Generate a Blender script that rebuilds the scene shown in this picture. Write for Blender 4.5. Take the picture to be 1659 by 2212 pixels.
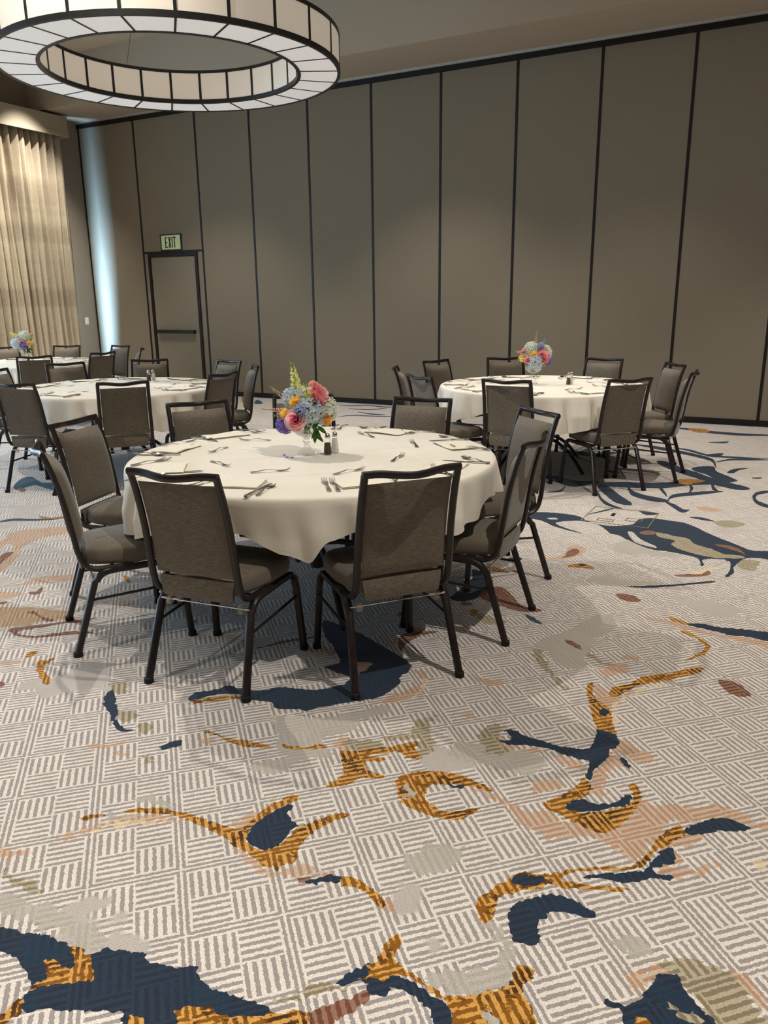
import bpy, bmesh, math, random
import numpy as np
from math import sin, cos, pi, radians, hypot, atan2, sqrt
from mathutils import Vector, Matrix
from mathutils.geometry import delaunay_2d_cdt
from mathutils import noise as mnoise
for o in list(bpy.data.objects): bpy.data.objects.remove(o)
S = bpy.context.scene
COL = S.collection
random.seed(7)
# ------------------------------------------------------------ camera
pitch, yaw, rho = 0.2645492, 0.4956189, -0.0113489
F0 = Vector((0, cos(pitch), -sin(pitch))); R0 = Vector((1, 0, 0)); U0 = R0.cross(F0)
R1 = R0*cos(rho)+U0*sin(rho); U1 = -R0*sin(rho)+U0*cos(rho)
RZ = Matrix.Rotation(yaw, 3, 'Z')
Fv, Rv, Uv = RZ@F0, RZ@R1, RZ@U1
cd = bpy.data.cameras.new('camera'); cam = bpy.data.objects.new('camera', cd); COL.objects.link(cam)
m = Matrix((Rv, Uv, -Fv)).transposed().to_4x4(); m.translation = Vector((0, 0, 1.5015)); cam.matrix_world = m
cd.sensor_fit = 'VERTICAL'; cd.sensor_height = 36; cd.lens = 1690.23/2212*36; cd.clip_end = 200
S.camera = cam
# ------------------------------------------------------------ view, world, lights
S.view_settings.view_transform = 'Standard'; S.view_settings.look = 'None'
S.view_settings.exposure = 0.2; S.view_settings.gamma = 1; S.view_settings.use_curve_mapping = False
W = bpy.data.worlds.new('world'); S.world = W; W.use_nodes = True
W.node_tree.nodes['Background'].inputs[0].default_value = (.55, .72, 1, 1)
W.node_tree.nodes['Background'].inputs[1].default_value = 1.0
def spot(loc, tgt, power, size=110, blend=.7, rad=.03, col=(1, .95, .87), name='downlight'):
    l = bpy.data.lights.new(name, 'SPOT'); l.energy = power; l.spot_size = radians(size); l.spot_blend = blend
    l.shadow_soft_size = rad; l.color = col
    o = bpy.data.objects.new(name, l); COL.objects.link(o); o.location = loc
    o.rotation_euler = (Vector(tgt)-Vector(loc)).to_track_quat('-Z', 'Y').to_euler(); return o
def area(loc, tgt, power, sx, sy, col, name='area_light'):
    l = bpy.data.lights.new(name, 'AREA'); l.shape = 'RECTANGLE'; l.size = sx; l.size_y = sy; l.energy = power; l.color = col
    o = bpy.data.objects.new(name, l); COL.objects.link(o); o.location = loc
    o.rotation_euler = (Vector(tgt)-Vector(loc)).to_track_quat('-Z', 'Y').to_euler(); return o
for x, y, e in [(-4.5, 3.5, 370), (.6, 2.4, 400), (-4.4, 8.2, 300), (.5, 7.4, 400), (-2.0, 8.0, 200), (4.6, 7.6, 500), (-9.3, 3.6, 300), (-8.2, 8.2, 280), (-3.6, -1.0, 420), (1.6, -1.0, 420)]:  # the rightmost spot is added to brighten the right side of the partition
    spot((x, y, 5.02), (x, y, 0), e, 88 if y > 7 else 84 if y < 0 else 116, .55)
for y in (7.3, 8.75): spot((-10.1, y, 5.03), (-11.05, y+.15, 1.9), 640, 66, .95)          # wall washers on the curtain
area((-3, 3, 5.0), (-3, 3, 0), 35, 9, 9, (1, .96, .90), 'ceiling_fill_light')  # broad soft fill added under the ceiling, with no fixture behind it
for x, y in [(-5.095, 5.722), (.9, 5.7), (-5.1, -.6), (.9, -.6)]:                    # uplights added to brighten the ceiling; only the first sits at a chandelier
    spot((x, y, 3.75), (x, y, 5.1), 85, 165, 1, .4, (1, .93, .84), 'fill_uplight')
area((-11.75, 4.2, 1.9), (-5, 4.2, 1.6), 560, 10.4, 3.0, (.50, .77, 1), 'daylight')
area((-11.72, 8.75, 1.05), (-10.70, 10.2, .85), 1500, .9, 1.9, (.34, .63, 1), 'daylight')

# ------------------------------------------------------------ helpers
def lin(h):
    if isinstance(h, str): c = [int(h[i:i+2], 16)/255 for i in (0, 2, 4)]
    else: c = h
    return tuple((v/12.92 if v <= .04045 else ((v+.055)/1.055)**2.4) for v in c)+(1,)
class N:
    """tiny node expression helper"""
    def __init__(s, nt): s.nt = nt; s.n = nt.nodes; s.l = nt.links
    def put(s, inp, v):
        if hasattr(v, 'is_linked') or isinstance(v, bpy.types.NodeSocket): s.l.new(v, inp)
        else: inp.default_value = v
    def m(s, op, a, b=0.0, c=0.0):
        x = s.n.new('ShaderNodeMath'); x.operation = op; s.put(x.inputs[0], a)
        if len(x.inputs) > 1: s.put(x.inputs[1], b)
        if len(x.inputs) > 2: s.put(x.inputs[2], c)
        return x.outputs[0]
    def noise(s, vec, scale, detail=2, rough=.5, dist=0):
        x = s.n.new('ShaderNodeTexNoise'); s.l.new(vec, x.inputs['Vector']); x.inputs['Scale'].default_value = scale
        x.inputs['Detail'].default_value = detail; x.inputs['Roughness'].default_value = rough; x.inputs['Distortion'].default_value = dist
        return x.outputs['Fac'], x.outputs['Color']
    def mix(s, f, a, b, mode='MIX'):
        x = s.n.new('ShaderNodeMix'); x.data_type = 'RGBA'; x.blend_type = mode
        s.put(x.inputs[0], f); s.put(x.inputs[6], a); s.put(x.inputs[7], b); return x.outputs[2]
    def ramp(s, f, a, b):
        x = s.n.new('ShaderNodeMapRange'); s.put(x.inputs[0], f); x.inputs[1].default_value = a; x.inputs[2].default_value = b
        x.interpolation_type = 'SMOOTHSTEP'; return x.outputs[0]
    def coord(s, kind='Object', scale=(1, 1, 1), rot=(0, 0, 0), loc=(0, 0, 0)):
        t = s.n.new('ShaderNodeTexCoord'); mp = s.n.new('ShaderNodeMapping'); s.l.new(t.outputs[kind], mp.inputs[0])
        mp.inputs['Scale'].default_value = scale; mp.inputs['Rotation'].default_value = rot; mp.inputs['Location'].default_value = loc
        return mp.outputs[0]
    def bump(s, h, strength, dist, bsdf):
        x = s.n.new('ShaderNodeBump'); x.inputs['Strength'].default_value = strength; x.inputs['Distance'].default_value = dist
        s.l.new(h, x.inputs['Height']); s.l.new(x.outputs[0], bsdf.inputs['Normal'])
def mat(name, col=(.5, .5, .5, 1), rough=.6, metal=0, spec=.5, **kw):
    m = bpy.data.materials.new(name); m.use_nodes = True; b = m.node_tree.nodes['Principled BSDF']
    b.inputs['Base Color'].default_value = col; b.inputs['Roughness'].default_value = rough; b.inputs['Metallic'].default_value = metal
    b.inputs['Specular IOR Level'].default_value = spec
    for k, v in kw.items(): b.inputs[k.replace('_', ' ')].default_value = v
    return m, N(m.node_tree), b
def noisy(name, c1, c2, scale=30, rough=.7, stretch=(1, 1, 1), bump=0, bd=.002, metal=0, spec=.4, lo=.35, hi=.65, detail=3, kind='Object', **kw):
    m, n, b = mat(name, c1, rough, metal, spec, **kw); v = n.coord(kind, stretch)
    f, _ = n.noise(v, scale, detail); n.l.new(n.mix(n.ramp(f, lo, hi), c1, c2), b.inputs['Base Color'])
    if bump: n.bump(f, bump, bd, b)
    return m
# ---- carpet
PER = .24306; ANG = radians(44.705); OX, OY = -1.36141, 1.32632
def carpet(name, light, dark, third=None, amt=1.0, wash=False, vary=.5, edge=False):
    m, n, b = mat(name, light, .95, 0, .08); n_ = n
    t = n.n.new('ShaderNodeTexCoord'); pos = t.outputs['Object']
    fine = n.noise(pos, 95, 2, .6); med = n.noise(pos, 330, 2, .6)
    sep = n.n.new('ShaderNodeSeparateXYZ'); n.l.new(pos, sep.inputs[0])
    x = n.m('SUBTRACT', sep.outputs[0], OX); y = n.m('SUBTRACT', sep.outputs[1], OY)
    c, s = cos(ANG)/PER, sin(ANG)/PER
    u = n.m('ADD', n.m('MULTIPLY', x, c), n.m('MULTIPLY', y, s)); v = n.m('ADD', n.m('MULTIPLY', x, -s), n.m('MULTIPLY', y, c))
    sc = n.n.new('ShaderNodeSeparateColor'); n.l.new(fine[1], sc.inputs[0])
    u = n.m('ADD', u, n.m('MULTIPLY', n.m('SUBTRACT', sc.outputs[0], .5), .042)); v = n.m('ADD', v, n.m('MULTIPLY', n.m('SUBTRACT', sc.outputs[1], .5), .042))
    u = n.m('FRACT', n.m('ADD', u, 100)); v = n.m('FRACT', n.m('ADD', v, 100))
    du = n.m('MINIMUM', u, n.m('SUBTRACT', 1, u)); dv = n.m('MINIMUM', v, n.m('SUBTRACT', 1, v)); d = n.m('MINIMUM', du, dv)
    border = n.m('MULTIPLY', n.m('GREATER_THAN', d, .014), n.m('LESS_THAN', d, .052))
    ins = n.m('GREATER_THAN', d, .082)
    right = n.m('GREATER_THAN', u, .5); bot = n.m('LESS_THAN', v, .5)
    vert = n.m('SUBTRACT', 1, n.m('ABSOLUTE', n.m('SUBTRACT', right, bot)))       # top-left and bottom-right cells stripe upright
    def half(w): # position inside its half cell, 0..1
        g = n.m('GREATER_THAN', w, .5); return n.m('DIVIDE', n.m('SUBTRACT', w, n.m('ADD', .082, n.m('MULTIPLY', g, .428))), .408)
    def stripe(w): return n.m('LESS_THAN', n.m('FRACT', n.m('ADD', n.m('MULTIPLY', half(w), 4.5), 10)), .5)
    st = n.m('ADD', n.m('MULTIPLY', vert, stripe(u)), n.m('MULTIPLY', n.m('SUBTRACT', 1, vert), stripe(v)))
    gap = n.m('MULTIPLY', n.m('GREATER_THAN', n.m('ABSOLUTE', n.m('SUBTRACT', u, .5)), .013), n.m('GREATER_THAN', n.m('ABSOLUTE', n.m('SUBTRACT', v, .5)), .013))
    mask = n.m('MAXIMUM', border, n.m('MULTIPLY', n.m('MULTIPLY', ins, st), gap))
    if amt < 1: mask = n.m('MULTIPLY', mask, amt)
    big = n.noise(pos, 1.7, 4, .55); big2 = n.noise(n.coord('Object', (1, 1, 1), (0, 0, .6), (7, 3, 0)), 9, 3, .6)
    if wash:
        p = n.ramp(big[0], .62, .64); mask = n.m('ADD', n.m('MULTIPLY', mask, n.m('SUBTRACT', 1, p)), n.m('MULTIPLY', p, .62))
    col = n.mix(mask, light, dark)
    if edge:
        g = n.noise(pos, 34, 3, .65); col = n.mix(n.ramp(g[0], .52, .60), col, dark); col = n.mix(n.m('MULTIPLY', n.ramp(g[0], .56, .64), n.ramp(big2[0], .42, .55)), col, third)
    if third is not None: col = n.mix(n.m('MULTIPLY', n.ramp(big2[0], .5, .62), mask), col, third)
    col = n.mix(n.ramp(big2[0], .3, .75), col, n.mix(1, col, (1-.16*vary,)*3+(1,), 'MULTIPLY'))
    pile = n.mix(1, col, n.mix(n.ramp(med[0], .3, .7), (.70, .70, .70, 1), (1.14, 1.14, 1.14, 1)), 'MULTIPLY')
    n.l.new(pile, b.inputs['Base Color']); b.inputs['Sheen Weight'].default_value = .15
    n.bump(med[0], .55, .004, b)
    return m
CM = dict(
 base=carpet('carpet_weave', lin('ECE2D8'), lin('A59C98'), wash=True),
 grey=carpet('carpet_grey', lin('C2BAAE'), lin('A39C95'), amt=.4),
 tan=carpet('carpet_tan', lin('BDB096'), lin('8C7F66')),
 tanp=carpet('carpet_sand', lin('CBAE90'), lin('A98768')),
 peach=carpet('carpet_peach', lin('D0BDA6'), lin('BF9278')),
 cream=carpet('carpet_cream', lin('E9DCBE'), lin('D8C29C')),
 rust=carpet('carpet_rust', lin('9C7761'), lin('6A4434'), third=lin('7E4A38')),
 navy=carpet('carpet_navy', lin('2C3A4B'), lin('262F3E'), third=lin('22394F'), vary=1),
 teal=carpet('carpet_teal', lin('3E5766'), lin('2C4250')),
 gold=carpet('carpet_gold', lin('DBA353'), lin('8D5A14'), third=lin('4E3110'), edge=True))
M = {}
M['panel'] = noisy('partition_fabric', lin('857B6A'), lin('7B7161'), 260, .9, (1, 1, 1), .15, .001, spec=.1)
M['doorpanel'] = noisy('door_fabric', lin('877E6D'), lin('7D7463'), 260, .85, (1, 1, 1), .15, .001, spec=.15)
M['strip'] = noisy('dark_bronze_trim', lin('140F0D'), lin('1A1412'), 20, .5, spec=.3)
M['paint'] = noisy('wall_paint', lin('8B8072'), lin('87796B'), 90, .85, spec=.2)
M['ceil'] = noisy('ceiling_paint', lin('B6A995'), lin('B0A38F'), 60, .9, spec=.2)
M['soffit'] = noisy('soffit_paint', lin('AA9D8B'), lin('A59886'), 60, .9, spec=.2)
M['lighttrim'] = noisy('pale_trim', lin('B5B0A4'), lin('ABA69A'), 40, .6)
M['cloth'] = None
def cloth_mat():
    m, n, b = mat('white_linen', lin('F1EAD8'), .8, 0, .25); v = n.coord('Object')
    f1, _ = n.noise(v, 420, 2); f2, _ = n.noise(v, 3.2, 3)
    n.l.new(n.mix(n.ramp(f2, .3, .7), lin('ECE5D8'), lin('E4DCCD')), b.inputs['Base Color'])
    b.inputs['Sheen Weight'].default_value = .2
    n.bump(n.m('ADD', n.m('MULTIPLY', f1, .15), f2), .25, .006, b); return m
M['cloth'] = cloth_mat()
M['napkin'] = noisy('ivory_napkin', lin('ECE6D4'), lin('E4DDCB'), 180, .85, bump=.2, bd=.001)
def fabric():
    m, n, b = mat('taupe_upholstery', (.1, .1, .1, 1), .85, 0, .2); v = n.coord('Object', (14, 160, 160)); w = n.coord('Object', (1, 1, 1))
    f, _ = n.noise(v, 3.2, 3, .6); g, _ = n.noise(w, 3, 2)
    c = n.mix(n.ramp(f, .3, .7), lin('51493F'), lin('7E7465')); c = n.mix(n.ramp(g, .3, .8), c, lin('61584B'))
    n.l.new(c, b.inputs['Base Color']); b.inputs['Sheen Weight'].default_value = .25; n.bump(f, .3, .002, b); return m
M['fabric'] = fabric()
M['frame'] = noisy('bronze_black_tube', lin('1A1311'), lin('241B18'), 18, .38, metal=0, spec=.4)
M['rubber'] = noisy('black_rubber', lin('0E0D0D'), lin('151414'), 30, .7)
M['chrome'] = noisy('chrome', lin('C8C8C8'), lin('B8B8B8'), 12, .12, metal=1)
M['steel'] = noisy('polished_steel', lin('D6D3CC'), lin('C8C5BE'), 25, .24, metal=1)
M['clip'] = noisy('clear_plastic', lin('C9C3B0'), lin('B9B29E'), 20, .25, Alpha=.35)
M['black'] = noisy('black_metal', lin('141414'), lin('1B1A1A'), 25, .4)
M['tabletop'] = noisy('table_board', lin('6B5A45'), lin('5E4E3B'), 12, .6, (1, 8, 1))
def curtain_mat():
    m, n, b = mat('linen_curtain', (.4, .38, .3, 1), .85, 0, .15); v = n.coord('Object', (1, 1, 1)); h = n.coord('Object', (30, 30, 90))
    z = n.coord('Object', (1, 1, 220)); f, _ = n.noise(v, 60, 3); g, _ = n.noise(h, 1.1, 4, .7); k, _ = n.noise(z, 1, 2)
    sp = n.n.new('ShaderNodeSeparateXYZ'); n.l.new(v, sp.inputs[0])
    band, _ = n.noise(n.coord('Object', (.02, .02, 2.2)), 1, 2, .4)
    c = n.mix(n.ramp(g, .3, .7), lin('BBAF98'), lin('A89B85')); c = n.mix(n.ramp(band, .45, .58), c, n.mix(1, c, (.82, .8, .8, 1), 'MULTIPLY'))
    n.l.new(c, b.inputs['Base Color']); n.bump(k, .2, .002, b); return m
M['curtain'] = curtain_mat()
M['valance'] = noisy('valance_fabric', lin('B0A590'), lin('A79C88'), 200, .9, bump=.1, bd=.001)
M['white'] = noisy('white_plastic', lin('D8D6CE'), lin('CFCDC5'), 30, .4)
M['exit'] = noisy('photoluminescent_face', lin('D3E0AE'), lin('CBD8A4'), 10, .4)
def shade(name, col, e):
    m, n, b = mat(name, lin(col), .8, 0, .2); v = n.coord('Object', (1, 1, 1)); f, _ = n.noise(v, 140, 3)
    c = n.mix(n.ramp(f, .3, .7), lin(col), n.mix(1, lin(col), (.94, .94, .94, 1), 'MULTIPLY')); n.l.new(c, b.inputs['Base Color'])
    n.l.new(c, b.inputs['Emission Color']); b.inputs['Emission Strength'].default_value = e; return m
M['shade_side'] = shade('lamp_fabric_side', 'CFC4B6', .30)
M['shade_low'] = shade('lamp_diffuser', 'D2CEC9', .40)
def glass(name, col, rough=.03):
    m, n, b = mat(name, col, rough, 0, .5); b.inputs['Transmission Weight'].default_value = 1; b.inputs['IOR'].default_value = 1.3; b.inputs['Alpha'].default_value = .32 if rough else 1
    f, _ = n.noise(n.coord('Object'), 60, 2); n.bump(f, .15, .002, b); return m
M['glass'] = glass('cut_glass', (.97, .98, .97, 1))
M['pane'] = glass('window_glass', (.95, .98, 1, 1), 0)
M['pepper'] = noisy('ground_pepper', lin('3C2F26'), lin('6A5746'), 900, .9)
M['salt'] = noisy('salt', lin('E9E4D8'), lin('DCD6C8'), 500, .9)
M['gilt'] = noisy('brass_edge', lin('C9C2A0'), lin('B8B08C'), 20, .35, metal=.7)
# petals etc
def petal(name, a, b_, tr=.15): 
    m = noisy(name, lin(a), lin(b_), 38, .6, lo=.3, hi=.7, detail=2); nt = m.node_tree; p = nt.nodes['Principled BSDF']
    tr_ = nt.nodes.new('ShaderNodeBsdfTranslucent'); mx = nt.nodes.new('ShaderNodeMixShader'); mx.inputs[0].default_value = .5; tr_.inputs[0].default_value = lin(a)
    nt.links.new(p.outputs[0], mx.inputs[1]); nt.links.new(tr_.outputs[0], mx.inputs[2]); nt.links.new(mx.outputs[0], nt.nodes['Material Output'].inputs[0]); return m
M['hy_white'] = petal('hydrangea_white', 'F4F6EC', 'DCE4E6'); M['hy_blue'] = petal('hydrangea_blue', 'CFDDF0', 'EAF0EE')
M['rose'] = petal('rose_pink', 'F7C6C8', 'FBDDD4'); M['rosehot'] = petal('rose_deep_pink', 'F59CAE', 'F9BAC0')
M['yellow'] = petal('carnation_yellow', 'FBD46A', 'FCE49A'); M['orange'] = petal('petal_orange', 'FBC878', 'FBDFA6')
M['lime'] = petal('snapdragon_lime', 'EAEC90', 'F6F6B4'); M['lime2'] = petal('bud_green', '9FAF55', 'B9C46C')
M['purple'] = petal('statice_purple', '8A78C4', 'A598DC'); M['lav'] = petal('delphinium_lavender', 'B9C2E8', 'A4AEDC')
M['peachp'] = petal('stock_peach', 'F7C2AE', 'FADCC6'); M['leaf'] = petal('leaf_green', '3C6A2C', '56853A')
M['stemg'] = petal('stem_green', '5E7A3E', '7C9650'); M['thistle'] = petal('thistle_blue', '4A5A6E', '6B7C80')
M['whitep'] = petal('petal_white', 'F0EFE4', 'E2E4D4')

class MB:
    def __init__(s): s.v = []; s.f = []; s.mi = []; s.cur = 0
    def add(s, vs, fs):
        o = len(s.v); s.v += [tuple(v) for v in vs]; s.f += [tuple(i+o for i in f) for f in fs]; s.mi += [s.cur]*len(fs); return s
    def box(s, x0, x1, y0, y1, z0, z1):
        vs = [(x, y, z) for z in (z0, z1) for y in (y0, y1) for x in (x0, x1)]
        return s.add(vs, [(0, 2, 3, 1), (4, 5, 7, 6), (0, 1, 5, 4), (2, 6, 7, 3), (0, 4, 6, 2), (1, 3, 7, 5)])
    def sweep(s, path, w, h, up=None, n=8, cap=True, square=.0):
        """tube along path; w across, h along the 'up' side; square>0 = rounded rectangle section"""
        P = [Vector(p) for p in path]; rings = []
        ws = w if isinstance(w, (list, tuple)) else [w]*len(P); hs = h if isinstance(h, (list, tuple)) else [h]*len(P)
        prev = None
        for i, p in enumerate(P):
            t = (P[min(i+1, len(P)-1)]-P[max(i-1, 0)]).normalized()
            if up is not None: a = Vector(up)
            else: a = prev if prev is not None else (Vector((0, 0, 1)) if abs(t.z) < .9 else Vector((1, 0, 0)))
            side = t.cross(a).normalized(); a = side.cross(t).normalized(); prev = a
            ring = []
            for k in range(n):
                an = 2*pi*(k+.5)/n; cx, cy = cos(an), sin(an)
                if square: q = 1/max(abs(cx), abs(cy)); q = 1+(q-1)*square; cx, cy = cx*q, cy*q
                ring.append(p+side*cx*ws[i]/2+a*cy*hs[i]/2)
            rings.append(ring)
        vs = [v for r in rings for v in r]; fs = []
        for i in range(len(rings)-1):
            for k in range(n): fs.append((i*n+k, i*n+(k+1) % n, (i+1)*n+(k+1) % n, (i+1)*n+k))
        if cap: fs += [tuple(range(n))[::-1], tuple((len(rings)-1)*n+k for k in range(n))]
        return s.add(vs, fs)
    def lathe(s, prof, n=24, cx=0, cy=0, flute=0, fn=0):
        vs = []; fs = []
        for r, z in prof:
            for k in range(n):
                a = 2*pi*k/n; q = r*(1+flute*cos(fn*a)) if fn else r
                vs.append((cx+q*cos(a), cy+q*sin(a), z))
        for i in range(len(prof)-1):
            for k in range(n): fs.append((i*n+k, i*n+(k+1) % n, (i+1)*n+(k+1) % n, (i+1)*n+k))
        if prof[0][0] > 1e-5: fs.append(tuple(range(n))[::-1])
        if prof[-1][0] > 1e-5: fs.append(tuple((len(prof)-1)*n+k for k in range(n)))
        return s.add(vs, fs)
    def grid(s, fn, nu, nv, close=False):
        vs = [fn(i/nu, j/nv) for j in range(nv+1) for i in range(nu+1)]; w = nu+1
        return s.add(vs, [(j*w+i, j*w+i+1, (j+1)*w+i+1, (j+1)*w+i) for j in range(nv) for i in range(nu)])
    def mesh(s, name, mt, smooth=True, sharp=40):
        me = bpy.data.meshes.new(name); me.from_pydata(s.v, [], s.f)
        mts = mt if isinstance(mt, (list, tuple)) else [mt]
        for q in mts: me.materials.append(q)
        if len(mts) > 1: me.polygons.foreach_set('material_index', s.mi)
        bm = bmesh.new(); bm.from_mesh(me); bmesh.ops.remove_doubles(bm, verts=bm.verts, dist=1e-6)
        bmesh.ops.recalc_face_normals(bm, faces=bm.faces); bm.to_mesh(me); bm.free()
        if smooth: me.shade_smooth(); me.set_sharp_from_angle(angle=radians(sharp))
        return me
    def obj(s, name, mt, parent=None, smooth=True, sharp=40, **kw):
        return link(name, s.mesh(name, mt, smooth, sharp), parent, **kw)
def link(name, me, parent=None, label=None, cat=None, group=None, kind=None, loc=None, rz=None):
    o = bpy.data.objects.new(name, me); COL.objects.link(o)
    if parent: o.parent = parent
    tag(o, label, cat, group, kind)
    if loc is not None: o.location = loc
    if rz is not None: o.rotation_euler = (0, 0, rz)
    return o
def tag(o, label=None, cat=None, group=None, kind=None):
    if label: o['label'] = label
    if cat: o['category'] = cat
    if group: o['group'] = group
    if kind: o['kind'] = kind
def copy_tree(o, parent=None):
    c = o.copy(); COL.objects.link(c); c.parent = parent
    for ch in KIDS.get(o.name, list(o.children)): copy_tree(ch, c)
    return c
KIDS = {}
def arc(c, r, a0, a1, n, f): return [f(c[0]+r*cos(radians(a0+(a1-a0)*i/n)), c[1]+r*sin(radians(a0+(a1-a0)*i/n))) for i in range(n+1)]

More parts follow.
